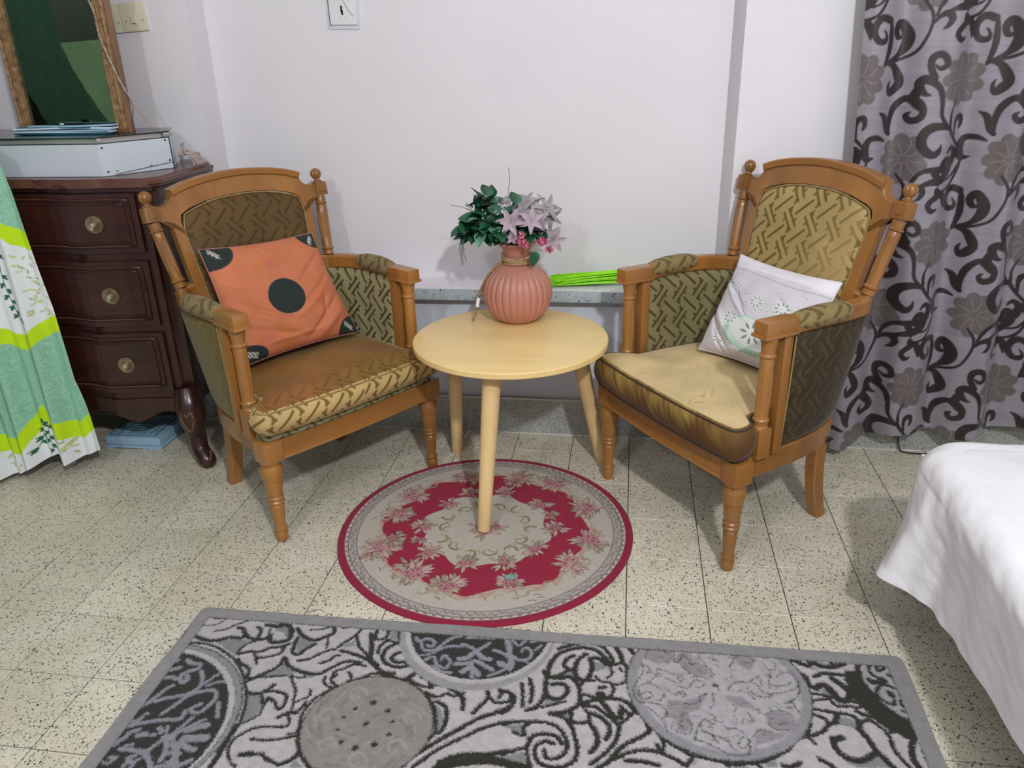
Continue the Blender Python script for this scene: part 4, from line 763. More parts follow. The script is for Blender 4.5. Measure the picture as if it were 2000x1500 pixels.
def armchair(label, loc, rz, pal, zs):
    t = thing('armchair', label, 'armchair', (loc[0], loc[1], 0), rz, 'olive velvet armchairs'); t.scale = (1, 1, zs); del t['group']
    W_, WX = M['wood'], M['wood_x']
    for sg in (-1, 1):
        lathe('leg', densify(leg_prof, .012), W_, t, 28, Matrix.Translation((sg * .277, 0, 0)), flute=(.055, .118, 8, .10))
        P = catmull([(sg * .193, .392, .30), (sg * .194, .384, .24), (sg * .197, .384, .15), (sg * .200, .396, .06), (sg * .202, .414, 0)], 6)
        sweep_rect('leg', P, .040, .040, W_, t, .004, up=(0, 1, 0), taper=np.linspace(1.05, .92, len(P)))
        box('corner_block', (sg * .277 - .028, sg * .277 + .028, -.028, .030, .2555, .317), W_, t, .0045)
    P = catmull([(-.25, -.012, .286), (0, -.020, .286), (.25, -.012, .286)], 10)
    sweep_rect('front_rail', P, .026, .060, WX, t, .003)
    P2 = P.copy(); P2[:, 1] -= .014; P2[:, 2] = .2615; sweep_rect('rail_bead', P2, .006, .007, WX, t, .0015)
    low = lambda sg: catmull([(sg * .272, .03), (sg * .268, .14), (sg * .258, .24), (sg * .240, .32), (sg * .210, .390), (sg * .180, .418)], 8)
    for sg in (-1, 1):
        L_ = low(sg); P = np.c_[L_, np.full(len(L_), .286)]; sweep_rect('side_rail', P, .026, .060, W_, t, .003)
    P = np.array([(-.185, .416, .286), (0, .425, .286), (.185, .416, .286)]); sweep_rect('rear_rail', catmull(P, 6), .024, .060, WX, t, .003)
    # upholstered deck and cushion
    def plan(g, fw, inw, back, tip):
        A = [(-fw, -.040 - g), (-fw * .5, -.050 - g), (0, -.053 - g), (fw * .5, -.050 - g), (fw, -.040 - g), (fw + .003, -.0), (fw, .026), (fw - .012, .034), (inw + .004, .038), (inw, .06), (inw - .002, .18), (inw - .018, .30), (tip + .02, back - .04), (tip - .02, back)]
        return A + [(-x, y) for x, y in A[::-1][:-5]][0:9]
    A = [(.0, -.031), (.15, -.029), (.262, -.022), (.288, -.012), (.294, .01), (.292, .03), (.262, .040), (.250, .06), (.250, .18), (.238, .30), (.205, .385), (.17, .405), (0, .41)]
    deck = A + [(-x, y) for x, y in A[::-1][1:-1]]
    o, _ = outline_slab('seat_deck', deck, .316, .344, M['velvet'], t, lambda k, x, y, s, z: mixc(pal['deck'][0], pal['deck'][1], fret(s, z * 1.0) * (.9 if k == 'side' else .3)), .004, .004, .005, 10, .006)
    A = [(.0, -.056), (.12, -.055), (.235, -.048), (.292, -.040), (.300, -.030), (.301, -.005), (.296, .020), (.282, .034), (.255, .040), (.249, .06), (.249, .18), (.238, .29), (.205, .375), (.16, .398), (0, .402)]
    cu = A + [(-x, y) for x, y in A[::-1][1:-1]]
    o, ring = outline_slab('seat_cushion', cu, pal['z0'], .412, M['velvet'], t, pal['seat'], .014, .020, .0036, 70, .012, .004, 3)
    up_ = np.c_[ring, np.full(len(ring), .4085)][::3]; lo_ = np.c_[ring, np.full(len(ring), pal['z0'] + .004)][::3]
    ctr = ring.mean(0)
    for P, nm in ((up_, 'piping'), (lo_, 'piping')):
        tube(nm, P, .0028, M[pal['pipe']], o, 6, closed=True)
    # arms
    topc = lambda sg, z=None: catmull([(sg * .281, .045, .645), (sg * .283, .13, .650), (sg * .289, .22, .654), (sg * .286, .31, .653), (sg * .268, .385, .649), (sg * .243, .425, .646), (sg * .215, .437, .645)], 9)
    for sg in (-1, 1):
        PX_ = sg * .280
        box('arm_post_base', (PX_ - .021, PX_ + .021, .040, .082, .314, .392), W_, t, .003)
        lathe('arm_post', densify(post_prof, .012), W_, t, 28, Matrix.Translation((PX_, .061, .391)), flute=(.038, .172, 9, .13))
        box('arm_stile', (PX_ - .019, PX_ + .015, .098, .126, .314, .632), W_, t, .003)
        box('arm_cap', (PX_ - .0225, PX_ + .0225, .028, .132, .628, .664), W_, t, .008)
        box('arm_cap_moulding', (PX_ - .0255, PX_ + .0255, .0245, .132, .6235, .632), W_, t, .003)
        P = topc(sg); PR = P.copy(); PR[:, 2] -= .008; sweep_rect('arm_rail', PR, .034, .044, W_, t, .006, taper=np.concatenate([np.full(len(P) - 12, 1.), np.linspace(1, 1.25, 12)]))
        L_ = P[int(len(P) * .17):int(len(P) * .53)]; q = np.linspace(0, 1, len(L_)); rr_ = .0275 * (np.clip(np.sin(PI * (q * .985 + .0075)), 0, 1) ** .17)
        L2 = L_.copy(); L2[:, 2] += -.002
        V, F = tubeVF(catmull(L2[::2], 8), np.interp(np.linspace(0, 1, len(catmull(L2[::2], 8))), q, rr_), 40, squash=(1.08, .95)); s_ = np.repeat(np.arange(len(V) // 40), 40) * .0012; a_ = np.tile(np.arange(40), len(V) // 40) * .0034
        c = mixc(pal['pad'][0], pal['pad'][1], fret(s_ * 1.6, a_) * .85); o = mesh_np('arm_pad', V, F, M['velvet'], t, c)
        up2 = catmull([(sg * .281, .125), (sg * .286, .22), (sg * .283, .31), (sg * .264, .385), (sg * .236, .422), (sg * .205, .432)], 8)
        lo2 = catmull([(sg * .270, .125), (sg * .262, .22), (sg * .246, .30), (sg * .218, .37), (sg * .19, .405), (sg * .165, .412)], 8)
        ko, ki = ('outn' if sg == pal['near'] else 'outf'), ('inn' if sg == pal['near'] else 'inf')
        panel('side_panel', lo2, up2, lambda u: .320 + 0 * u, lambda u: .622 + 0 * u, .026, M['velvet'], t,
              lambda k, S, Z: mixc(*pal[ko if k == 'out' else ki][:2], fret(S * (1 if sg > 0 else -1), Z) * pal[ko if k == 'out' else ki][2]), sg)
        for zz_, cc in ((.0, lo2), ):
            pass
        tube('panel_piping', [(sg * .2895, .128, .322), (sg * .2965, .128, .48), (sg * .3000, .128, .618)], .0022, M['piping'], t, 6)
        # back column, block, finial
        p, q_ = (sg * .249, .426, .660), (sg * .271, .474, .846); Mx = axisM(p, q_)
        lathe('back_column', densify(col_prof, .012), W_, t, 28, Mx, flute=(.034, .158, 9, .14))
        Mb = Matrix.Translation((sg * .2735, .4795, .866)) @ Matrix.Rotation(-.2, 4, 'X')
        box('column_block', (-.0195, .0195, -.0195, .0195, -.022, .021), W_, t, .004, M=Mb)
        box('block_panel', (-.0105, .0105, -.0215, -.0190, -.012, .012), W_, t, .002, M=Mb)
        Ms = Matrix.Translation((sg * .2740, .4840, .886)) @ Matrix.Rotation(-.2, 4, 'X') @ Matrix.Scale(.86, 4, (0, 0, 1))
        lathe('finial', densify(fin_prof, .004), W_, t, 40, Ms, flute=(.014, .050, 5, .14))
    # back frame ring
    out_r = [(0, .400), (.185, .400), (.200, .52), (.212, .65), (.222, .78), (.227, .842), (.240, .846), (.258, .846), (.258, .882), (.240, .882), (.222, .888), (.212, .898), (.207, .910), (.207, .926), (.16, .940), (.11, .9495), (.05, .956), (0, .958)]
    in_r = [(0, .43), (.160, .43), (.168, .50), (.182, .66), (.196, .838), (.190, .855), (.165, .868), (.11, .882), (.05, .8885), (0, .890)]
    full = lambda L: L + [(-x, z) for x, z in L[::-1][1:-1]]
    def dens2(L, step=.006):
        L = full(L); out = []
        for a, b in zip(L, L[1:] + L[:1]):
            k = max(1, int(math.hypot(b[0] - a[0], b[1] - a[1]) / step))
            for i in range(k): out.append((a[0] + (b[0] - a[0]) * i / k, a[1] + (b[1] - a[1]) * i / k))
        return np.array(out)
    OUT = dens2(out_r, .004); IN = dens2(in_r, .002)
    # match inner points by angle about several centres: nearest by polar angle in a stretched frame
    c0 = np.array([0, .66]); ang = lambda P: np.arctan2((P[:, 1] - c0[1]) / 1.25, P[:, 0] - c0[0])
    ao = np.unwrap(ang(OUT)); ai = np.unwrap(ang(IN)); ai += 2 * PI * round((ao[0] - ai[0]) / (2 * PI))
    sgn = 1 if ao[-1] > ao[0] else -1
    IX = np.interp(ao * sgn, ai * sgn, IN[:, 0]); IZ = np.interp(ao * sgn, ai * sgn, IN[:, 1])
    II = np.stack([IX, IZ], -1); n = len(OUT)
    def lay(P, off, sh=0):
        P = c0 + (P - c0) * (1 + sh); y = dz(P[:, 1]) + off + .010
        return np.stack([P[:, 0], y, P[:, 1]], -1)
    rings = [lay(II, .014), lay(II, -.014, -.000), lay(II, -.018, .012), lay(OUT, -.018, -.010), lay(OUT, -.014), lay(OUT, .012), lay(OUT, .015, -.008), lay(II, .015, .01)]
    V = np.array(rings).reshape(-1, 3); F = gridF(8, n, wrapx=True); i = np.arange(n); i2 = (i + 1) % n
    F = np.vstack([F, np.stack([7 * n + i, 7 * n + i2, i2, i], -1)])
    o = mesh_np('back_frame', V, F, W_, t); o.data.set_sharp_from_angle(angle=.5)
    P = catmull([(-.205, 0, .918), (-.16, 0, .9325), (-.11, 0, .942), (-.05, 0, .9485), (0, 0, .9505), (.05, 0, .9485), (.11, 0, .942), (.16, 0, .9325), (.205, 0, .918)], 6)
    P[:, 1] = dz(P[:, 2]) - .010
    sweep_rect('crest_moulding', P, .014, .020, WX, t, .003, up=(0, 0, 1))
    # back pad
    nu, nv = 170, 200; u = np.linspace(-1, 1, nu); v = np.linspace(0, 1, nv); U, Vv = np.meshgrid(u, v)
    wz = np.interp(Vv, [0, .15, .5, .89, .95, 1], [.160, .168, .182, .195, .192, .184])
    X = U * wz; top = .888 - .036 * np.clip(np.abs(X) / .19, 0, 1) ** 2.4; Z = .43 + (top - .43) * Vv
    e = (1 - np.abs(U) ** 8) * (1 - np.abs(2 * Vv - 1) ** 10)
    for back in (0, 1):
        Y = dz(Z) + .008 + ((-.008 - .022 * np.clip(e, 0, 1) ** .5) if not back else (.010 + .006 * np.clip(e, 0, 1) ** .5))
        if back: X, Y, Z = X_[::4, ::4], Y[::4, ::4], Z_[::4, ::4]
        else: X_, Z_ = X, Z
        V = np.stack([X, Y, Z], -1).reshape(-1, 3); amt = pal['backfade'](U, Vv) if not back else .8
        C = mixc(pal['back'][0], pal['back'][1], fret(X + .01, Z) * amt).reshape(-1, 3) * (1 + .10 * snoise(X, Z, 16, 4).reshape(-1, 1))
        o = mesh_np('back_pad' if not back else 'outside_back', V, gridF(*X.shape), M['velvet'], t, C)
        if not back: bp = o
    X, Z = X_, Z_
    bd = np.concatenate([np.stack([X[k], Z[k]], -1) for k in (0,)] + [np.stack([X[:, -1], Z[:, -1]], -1), np.stack([X[-1, ::-1], Z[-1, ::-1]], -1), np.stack([X[::-1, 0], Z[::-1, 0]], -1)])
    Pp = np.stack([bd[:, 0], dz(bd[:, 1]) - .0085, bd[:, 1]], -1)[::5]
    tube('gimp_trim', Pp, .0022, M['piping'], bp, 5, closed=True)
    return t
def seat_left(k, x, y, s, z):
    if k == 'side': return mixc((188, 160, 104), (104, 78, 18), fret(s, z) * .95)
    n_ = np.clip(.5 + snoise(x, y, 14, 2), 0, 1)
    base = mixc((140, 90, 40), (128, 96, 34), n_); f = fret(x, y) * np.clip(.25 + (.06 - y) * 5, .18, .7)
    return base * (1 - f[..., None]) + np.array(lin((92, 62, 20))) * f[..., None]
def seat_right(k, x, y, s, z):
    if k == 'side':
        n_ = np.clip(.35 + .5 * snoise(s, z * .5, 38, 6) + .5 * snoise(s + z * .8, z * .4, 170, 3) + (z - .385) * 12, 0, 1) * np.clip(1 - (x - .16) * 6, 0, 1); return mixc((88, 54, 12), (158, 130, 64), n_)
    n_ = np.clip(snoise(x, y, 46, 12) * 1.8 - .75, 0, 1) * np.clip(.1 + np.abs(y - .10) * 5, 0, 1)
    return mixc((206, 182, 134), (128, 96, 44), np.clip(fret(x, y) * (.06 + n_ * .7), 0, 1))  # pale worn velvet top, its grazing sheen put into the colour
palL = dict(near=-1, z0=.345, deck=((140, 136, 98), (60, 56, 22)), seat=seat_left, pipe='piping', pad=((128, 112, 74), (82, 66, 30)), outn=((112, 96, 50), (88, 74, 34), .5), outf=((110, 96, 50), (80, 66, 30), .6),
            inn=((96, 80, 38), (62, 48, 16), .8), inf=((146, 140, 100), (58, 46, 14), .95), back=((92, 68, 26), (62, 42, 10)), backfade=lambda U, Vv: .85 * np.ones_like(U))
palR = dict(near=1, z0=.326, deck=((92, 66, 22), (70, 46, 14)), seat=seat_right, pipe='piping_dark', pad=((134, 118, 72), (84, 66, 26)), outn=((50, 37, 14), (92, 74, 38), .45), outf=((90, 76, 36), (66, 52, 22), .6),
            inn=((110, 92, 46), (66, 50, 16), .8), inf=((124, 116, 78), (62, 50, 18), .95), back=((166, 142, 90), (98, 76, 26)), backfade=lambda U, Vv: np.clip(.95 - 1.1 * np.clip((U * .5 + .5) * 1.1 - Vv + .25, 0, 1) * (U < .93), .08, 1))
chL = armchair('olive velvet armchair on the left, with orange cushion, beside dark dresser', (-.775, 1.980), math.radians(55.0), palL, .985)
chL.scale = (1.01, .985, .985)
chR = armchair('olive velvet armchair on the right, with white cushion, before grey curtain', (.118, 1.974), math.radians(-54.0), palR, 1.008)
chR.scale = (.985, .97, 1.008)
# torn lining hanging under the left chair
gx, gy = np.meshgrid(np.linspace(0, 1, 26), np.linspace(0, 1, 10)); 
hang = .030 + .055 * np.clip(snoise(gx[0] * 10, gx[0] * 0, 1.1, 7), 0, 1) + .012 * np.abs(snoise(gx[0] * 60, gx[0] * 0, 1, 3))
V = np.stack([-.13 + .28 * gx, .105 + .015 * np.sin(gx * 7) + .01 * gy, .262 - gy * hang[None] * (.35 + .65 * np.sin(PI * gx) ** 2)], -1)
mesh_np('torn_lining', V.reshape(-1, 3), gridF(10, 26), M['dark_lining'], chL)
box('bottom_lining', (-.24, .24, .02, .39, .259, .263), M['dark_lining'], chL); box('bottom_lining', (-.24, .24, .02, .39, .259, .263), M['dark_lining'], chR)

# ------------------------------------------------------------ loose cushions
def loc2w(ch, p): return ch.matrix_world @ Vector(p)
bpy.context.view_layer.update()
def cushion(name, ch, TL, TR, BR, BL, th, ras, m, label, cat, wr, pinch=.05, n=120, seed=1, sag=0):
    C4 = [np.array(loc2w(ch, p)) for p in (TL, TR, BR, BL)]; TLw, TRw, BRw, BLw = C4; ctr = sum(C4) / 4
    u = np.linspace(0, 1, n); U, Vv = np.meshgrid(u, u)
    a, b = 2 * U - 1, 2 * Vv - 1
    Ue = U + pinch * .5 * (1 - b * b) * (-a) * np.abs(a) ; Ve = Vv + pinch * .5 * (1 - a * a) * (-b) * np.abs(b)
    Q = (TLw * ((1 - Ue) * (1 - Ve))[..., None] + TRw * (Ue * (1 - Ve))[..., None] + BRw * (Ue * Ve)[..., None] + BLw * ((1 - Ue) * Ve)[..., None])
    nrm = np.cross(TRw - TLw, BLw - TLw); nrm /= np.linalg.norm(nrm)
    fwd = np.array(loc2w(ch, (0, -1, .5))) - np.array(loc2w(ch, (0, 0, .5)))
    if nrm @ fwd < 0: nrm = -nrm
    e = np.clip((1 - np.abs(a) ** 2.6) * (1 - np.abs(b) ** 2.6), 0, 1) ** .55
    e = e * (1 - .25 * Vv * 0) * (1 + sag * (Vv - .45))
    bump = wr(U, Vv)
    Fr = Q + nrm * (th / 2 * e + bump * np.clip(e * 3, 0, 1))[..., None]; Bk = Q - nrm * (th / 2 * e)[..., None]
    V = np.vstack([Fr.reshape(-1, 3), Bk.reshape(-1, 3)]) - ctr; C = np.vstack([ras.sample(U * 1000, Vv * 1000).reshape(-1, 3)] * 2)
    F = np.vstack([gridF(n, n), gridF(n, n, n * n)[:, ::-1]])
    o = mesh_np(name, V, F, m, None, C); o.location = ctr
    P = np.vstack([Q[0], Q[1:, -1], Q[-1, ::-1][1:], Q[::-1, 0][1:-1]]) - ctr
    tube('seam_edge', P[::3], .0018, m_seam, o, 6, closed=True)
    return tag(o, label, cat)
pr_ = Raster(0, 0, 1000, 1000, 2.5, (192, 113, 76)); OR = (192, 113, 76)
rq = np.random.RandomState(2)
for k in range(40):
    x, y = rq.uniform(0, 1000, 2); pr_.stroke([(x, y), (x + rq.uniform(-80, 80), y + rq.uniform(-80, 80))], rq.uniform(10, 40), (192, 109 + rq.randint(-6, 8), 71 + rq.randint(-6, 10)), 0)
m_seam = M['pinkseam'] = mat('seam_thread', (176, 110, 104), .8)
BKC = (26, 38, 34)
for x, y, a_, b_ in ((470, 545, 150, 158),): pr_.ell(x, y, a_, b_, 0, BKC, out=(190, 126, 96), ow=5)
for x, y, a_, b_ in ((40, 30, 190, 170), (990, 10, 170, 150), (985, 990, 170, 150), (30, 985, 190, 130)): pr_.ell(x, y, a_, b_, 0, BKC, out=(180, 110, 96), ow=4)
for cx_, cy_, aa in ((80, 60, .9), (925, 75, -.9), (915, 930, .8), (95, 940, .4)):     # small looping script in each corner
    for k in (1, 2, 3):
        x = cx_ + (k - 2) * 30 * math.cos(aa); y = cy_ + (k - 2) * 30 * math.sin(aa)
        pr_.stroke([(x - 14, y + 16), (x - 3, y - 20), (x + 14, y - 6), (x - 4, y + 8), (x + 12, y + 24)], 3.6, (190, 190, 180), 4)
def creases(lines):
    def f(U, V):
        o = .0022 * snoise(U * 10, V * 10, 1.6, 5) + .0012 * snoise(U * 10 + V * 6, V * 10, 3.2, 9)
        for x0, y0, x1, y1, w_, d in lines:
            dx, dy = x1 - x0, y1 - y0; l = dx * dx + dy * dy; t = np.clip(((U - x0) * dx + (V - y0) * dy) / l, 0, 1)
            D = np.hypot(U - x0 - t * dx, V - y0 - t * dy); s_ = np.sin(PI * np.clip(t, .02, .98)) ** .5
            o = o + d * np.exp(-(D / w_) ** 2) * s_
        return o
    return f
wrL = creases([(.05, .30, .30, .42, .022, -.006), (.08, .34, .34, .46, .03, .005), (.10, .52, .50, .78, .022, -.007), (.12, .58, .45, .84, .03, .005), (.55, .95, .95, .60, .022, -.008), (.62, .99, .97, .70, .03, .006),
              (.5, .72, .92, .42, .02, -.006), (.45, .78, .90, .50, .03, .005), (.62, .45, .92, .22, .02, -.004), (.15, .75, .55, .93, .025, -.006), (.4, .02, .52, .3, .012, -.003), (.2, .90, .7, .90, .02, .005), (.72, .85, .80, .60, .02, -.005), (.05, .8, .2, .6, .02, -.004)])
cushion('cushion', chL, (-.200, .380, .768), (.172, .390, .750), (.196, .225, .446), (-.218, .215, .450), .105, pr_, M['pillow'],
        'orange cushion with black centre disc and black corners on left armchair', 'cushion', wrL, .06, 150, sag=.4)
# white cut-work cushion
WH = (226, 222, 230); pw = Raster(0, 0, 1000, 1000, 3., WH)
pw.poly([(0, 130), (1000, 150), (1000, 1000), (0, 1000)], (206, 202, 208))
GRN = (150, 172, 156)
for _k in range(70):
    _a = rq.uniform(0, 6.28); _x, _y = rq.uniform(40, 960), rq.uniform(230, 960); pw.ell(_x, _y, 17, 6, _a, (158, 164, 160), out=(232, 230, 232), ow=4)
pw.stroke([(0, 135), (300, 150), (700, 190), (1000, 170)], 3, (150, 146, 152)); pw.stroke([(0, 300), (200, 330), (420, 560), (640, 640), (1000, 640)], 5, (150, 140, 148))
pw.ell(560, 760, 270, 170, .25, (178, 208, 190)); pw.ell(560, 740, 240, 130, .25, (214, 218, 214))
for cx_, cy_, R_ in ((560, 730, 130), (300, 640, 80), (480, 430, 70), (720, 420, 80), (200, 330, 60), (820, 500, 60), (860, 800, 80), (230, 860, 70)):
    for k in range(8):
        a = k * PI / 4 + cx_; pw.ell(cx_ + R_ * .6 * math.cos(a), cy_ + R_ * .6 * math.sin(a), R_ * .27, R_ * .11, a, (128, 142, 134), out=(236, 234, 236), ow=6)
for k in range(26):
    a = PI * .1 + k * PI / 25 * .95; pw.stroke([(560 + 235 * math.cos(a), 760 + 135 * math.sin(a)), (560 + 275 * math.cos(a), 760 + 168 * math.sin(a))], 4, (120, 150, 132), 0)
wrR = creases([(.0, .25, .42, .55, .02, -.009), (.05, .3, .46, .62, .03, .007), (.0, .6, .35, .95, .02, -.008), (.05, .55, .42, .9, .03, .006), (.12, .75, .3, 1., .018, -.006), (.3, .95, .95, .85, .03, .006), (0, .13, 1, .15, .012, -.003), (.2, .1, .8, .1, .04, .004), (.6, .3, .9, .5, .02, -.003)])
m_seam = mat('white_seam', (214, 212, 218), .8)
cushion('cushion', chR, (-.160, .375, .686), (.208, .375, .688), (.226, .245, .440), (-.125, .205, .440), .11, pw, M['pillow'],
        'white cut-work cushion with pale green flowers on right armchair', 'cushion', wrR, .07, 150, sag=.5)

# ------------------------------------------------------------ dresser
DC = -1.90
def fy(x):
    s = np.abs(np.asarray(x) - DC); return np.interp(s, [0, .10, .18, .235, .262, .30, .38, .48, .53], [2.132, 2.143, 2.148, 2.136, 2.126, 2.134, 2.150, 2.160, 2.166])
d = thing('dresser', 'dark mahogany serpentine dresser with three drawers behind left armchair', 'dresser', (DC, 2.3, 0))
def dl(x, y, z): return (x - DC, y - 2.3, z)
def plan_slab(name, xs, yoff, xe, y_back, z0, z1, m, par, zlow=None, bev=0):
    F_ = [(x, float(fy(x)) - yoff) for x in xs]; pts = [(-xe * 1.0, F_[0][1] + .02)] if xe > abs(xs[0]) else []
    P = [(x - DC, y - 2.3) for x, y in F_]; P = [(-xe, P[0][1] + .03)] + P + [(xe, P[-1][1] + .03), (xe, y_back - 2.3), (-xe, y_back - 2.3)]
    bm = bmesh.new(); a = [bm.verts.new((x, y, z0)) for x, y in P]; b = [bm.verts.new((x, y, z1)) for x, y in P]; n = len(P)
    bm.faces.new(a[::-1]); bm.faces.new(b)
    for i in range(n): bm.faces.new((a[i], a[(i + 1) % n], b[(i + 1) % n], b[i]))
    if bev: bmesh.ops.bevel(bm, geom=[e for e in bm.edges if abs(e.verts[0].co.z - e.verts[1].co.z) < 1e-6], offset=bev, segments=3, affect='EDGES')
    return fin(name, bm, m, par, ang=25)
xs = np.linspace(DC - .485, DC + .485, 60)
plan_slab('carcass', xs, 0, .505, 2.47, .205, .912, M['mahog'], d)
xt = np.linspace(DC - .52, DC + .52, 60)
plan_slab('top', xt, .028, .545, 2.476, .911, .937, M['mahog_top'], d, bev=.008)
plan_slab('top_moulding', xt, .014, .528, 2.474, .898, .911, M['mahog'], d, bev=.003)
def front_sheet(name, x0, x1, z0, z1, off, th, m, par, bev=.004, zl=None, n=80):
    x = np.linspace(x0, x1, n); y = fy(x) - off; zb = np.full(n, z0) if zl is None else zl(x)
    rings = [(x, y + th, zb), (x, y, zb + 0), (x, y - .0, np.full(n, z1)), (x, y + th, np.full(n, z1))]
    bm = bmesh.new(); R_ = [[bm.verts.new(dl(a, b, c)) for a, b, c in zip(*r)] for r in rings]
    for k in range(4):
        A_, B_ = R_[k], R_[(k + 1) % 4]
        for i in range(n - 1): bm.faces.new((A_[i], A_[i + 1], B_[i + 1], B_[i]))
    bm.faces.new([R_[k][0] for k in range(4)]); bm.faces.new([R_[k][-1] for k in range(4)][::-1])
    return fin(name, bm, m, par, ang=25)
def mould(name, x0, x1, z0, z1, off, r, m, par):
    n = 40; xa = np.linspace(x0, x1, n); P = [(x, fy(x) - off, z1) for x in xa] + [(x1, fy(x1) - off, z) for z in np.linspace(z1, z0, 12)[1:-1]] + [(x, fy(x) - off, z0) for x in xa[::-1]] + [(x0, fy(x0) - off, z) for z in np.linspace(z0, z1, 12)[1:-1]]
    tube(name, [dl(*p) for p in P], r, m, par, 6, closed=True)
for z0, z1 in ((.716, .892), (.487, .690), (.262, .461)):
    dr = front_sheet('drawer', DC - .462, DC + .462, z0, z1, .012, .02, M['mahog'], d)
    mould('drawer_moulding', DC - .440, DC + .440, z0 + .020, z1 - .018, .013, .0045, M['mahog'], dr)
    mould('drawer_moulding', DC - .425, DC + .425, z0 + .032, z1 - .030, .013, .003, M['mahog'], dr)
    xa = np.linspace(DC - .42, DC + .42, 60)
    tube('worn_edge', [dl(x, fy(x) - .0185, z0 + .0225) for x in xa], .0010, M['mahog_edge'], dr, 5)
    tube('worn_edge', [dl(x, fy(x) - .0175, z1 - .0150) for x in xa], .0006, M['mahog_edge'], dr, 5)
    for sx in (-1, 1):
        x = DC + sx * .330; zc = (z0 + z1) / 2 - .004 + (.004 if z0 > .7 else 0); y = float(fy(x)) - .0125
        sl = float(fy(x + .02) - fy(x - .02)) / .04
        Mx = Matrix.Translation(dl(x, y, zc)) @ Matrix.Rotation(math.atan(sl), 4, 'Z') @ Matrix.Rotation(PI / 2, 4, 'X')
        kn = lathe('drawer_knob', [(.025, 0), (.0265, .002), (.0255, .005), (.0215, .0045), (.0205, .0085), (.0165, .008), (.0150, .012), (.0115, .0105), (.0095, .013)], M['brass'], dr, 40, Mx)
        lathe('knob_stud', [(.0078, .012), (.0082, .016), (.006, .020), (.002, .0215)], M['crystal'], kn, 20, Mx)
front_sheet('apron', DC - .46, DC + .46, .17, .235, .006, .02, M['mahog'], d, zl=lambda x: .182 - .022 * np.exp(-((np.abs(x - DC) - .33) / .05) ** 2) - .03 * np.exp(-((x - DC) / .07) ** 2) + .008 * np.cos((x - DC) * 30))
for sx in (-1, 1):
    for front in (1, 0):
        yb = 2.160 if front else 2.415; ex = .030 if front else .0; ey = -.022 if front else 0
        P = catmull([dl(DC + sx * .490, yb + .012, .262), dl(DC + sx * .500, yb - .004, .215), dl(DC + sx * .506, yb - .008, .165), dl(DC + sx * .503, yb + .002, .10), dl(DC + sx * .510, yb - .006, .055), dl(DC + sx * (.505 + ex), yb + ey, .022), dl(DC + sx * (.505 + ex), yb + ey, 0)], 8)
        r = np.interp(np.linspace(0, 1, len(P)), [0, .17, .33, .5, .67, .85, 1], [.038, .047, .044, .029, .027, .030, .020])
        V, F = tubeVF(P, r, 20, up=(0, 1, 0)); V = np.vstack([V, P[-1:]]); nn = len(V) - 1; b_ = nn - 20; i = np.arange(20)
        F = np.vstack([F, np.stack([b_ + i, b_ + (i + 1) % 20, np.full(20, nn), np.full(20, nn)], -1)[:0]]); lg = mesh_np('leg', V, F, M['mahog'], d)
        if front:
            px_, py_, _ = dl(DC + sx * .512, yb - .054, 0)
            tube('carved_leaf', catmull([(px_ - .014, py_ + .006, .205), (px_ - .022, py_ + .004, .185), (px_ - .012, py_ + .006, .155), (px_, py_ + .012, .132), (px_ + .013, py_ + .006, .155), (px_ + .021, py_ + .004, .185), (px_ + .012, py_ + .006, .205), (px_, py_ + .002, .190), (px_ - .012, py_ + .006, .205)], 6), .0030, M['mahog_edge'], lg, 6)
            q = dl(DC + sx * (.505 + ex), yb + ey, .02); tube('scroll_toe', catmull([(q[0] - .022, q[1] - .004, .060), (q[0] - .022, q[1] - .016, .030), (q[0], q[1] - .0275, .016), (q[0] + .022, q[1] - .016, .030), (q[0] + .022, q[1] - .004, .060)], 6), .0022, M['mahog_edge'], lg, 6)
    box('corner_stile', (sx * .503 - .022, sx * .503 + .022, -.132, -.085, .205, .905), M['mahog'], d, .008)

# ------------------------------------------------------------ white box, mirror, papers on the dresser
BT = 1.048
t = thing('white_box', 'low white laminate box with black screws on top of dark dresser', 'box', (-1.527, 2.157, .938))
def bl(x, y, z): return (x + 1.527, y - 2.157, z - .938)
def prism(name, P, z0, z1, m, par, bev=0):
    bm = bmesh.new(); a = [bm.verts.new(bl(x, y, z0)) for x, y in P]; b = [bm.verts.new(bl(x, y, z1)) for x, y in P]; n = len(P)
    bm.faces.new(a[::-1]); bm.faces.new(b)
    for i in range(n): bm.faces.new((a[i], a[(i + 1) % n], b[(i + 1) % n], b[i]))
    if bev: bmesh.ops.bevel(bm, geom=list(bm.edges), offset=bev, segments=2, affect='EDGES')
    return fin(name, bm, m, par, ang=20)
prism('body', [(-2.10, 2.143), (-1.527, 2.157), (-1.415, 2.348), (-1.47, 2.46), (-2.10, 2.46)], .938, BT - .020, M['boxwhite'], t, .001)
prism('rim_strip', [(-2.10, 2.150), (-1.531, 2.164), (-1.422, 2.350), (-1.47, 2.455), (-2.10, 2.455)], BT - .018, BT - .003, M['alu'], t)
prism('dark_gap', [(-2.10, 2.1465), (-1.529, 2.1605), (-1.4185, 2.349), (-1.47, 2.457), (-2.10, 2.457)], BT - .0205, BT - .0175, M['darkline'], t)
prism('glass_top', [(-2.102, 2.141), (-1.5265, 2.155), (-1.412, 2.348), (-1.468, 2.462), (-2.102, 2.462)], BT - .0035, BT, M['darkline'], t)
def along(f, z, off=.0015): 
    a = Vector((-1.527, 2.157)); b = Vector((-1.415, 2.348)); p = a.lerp(b, f); nrm = Vector((b.y - a.y, -(b.x - a.x))).normalized(); return p.x + nrm.x * off, p.y + nrm.y * off, z
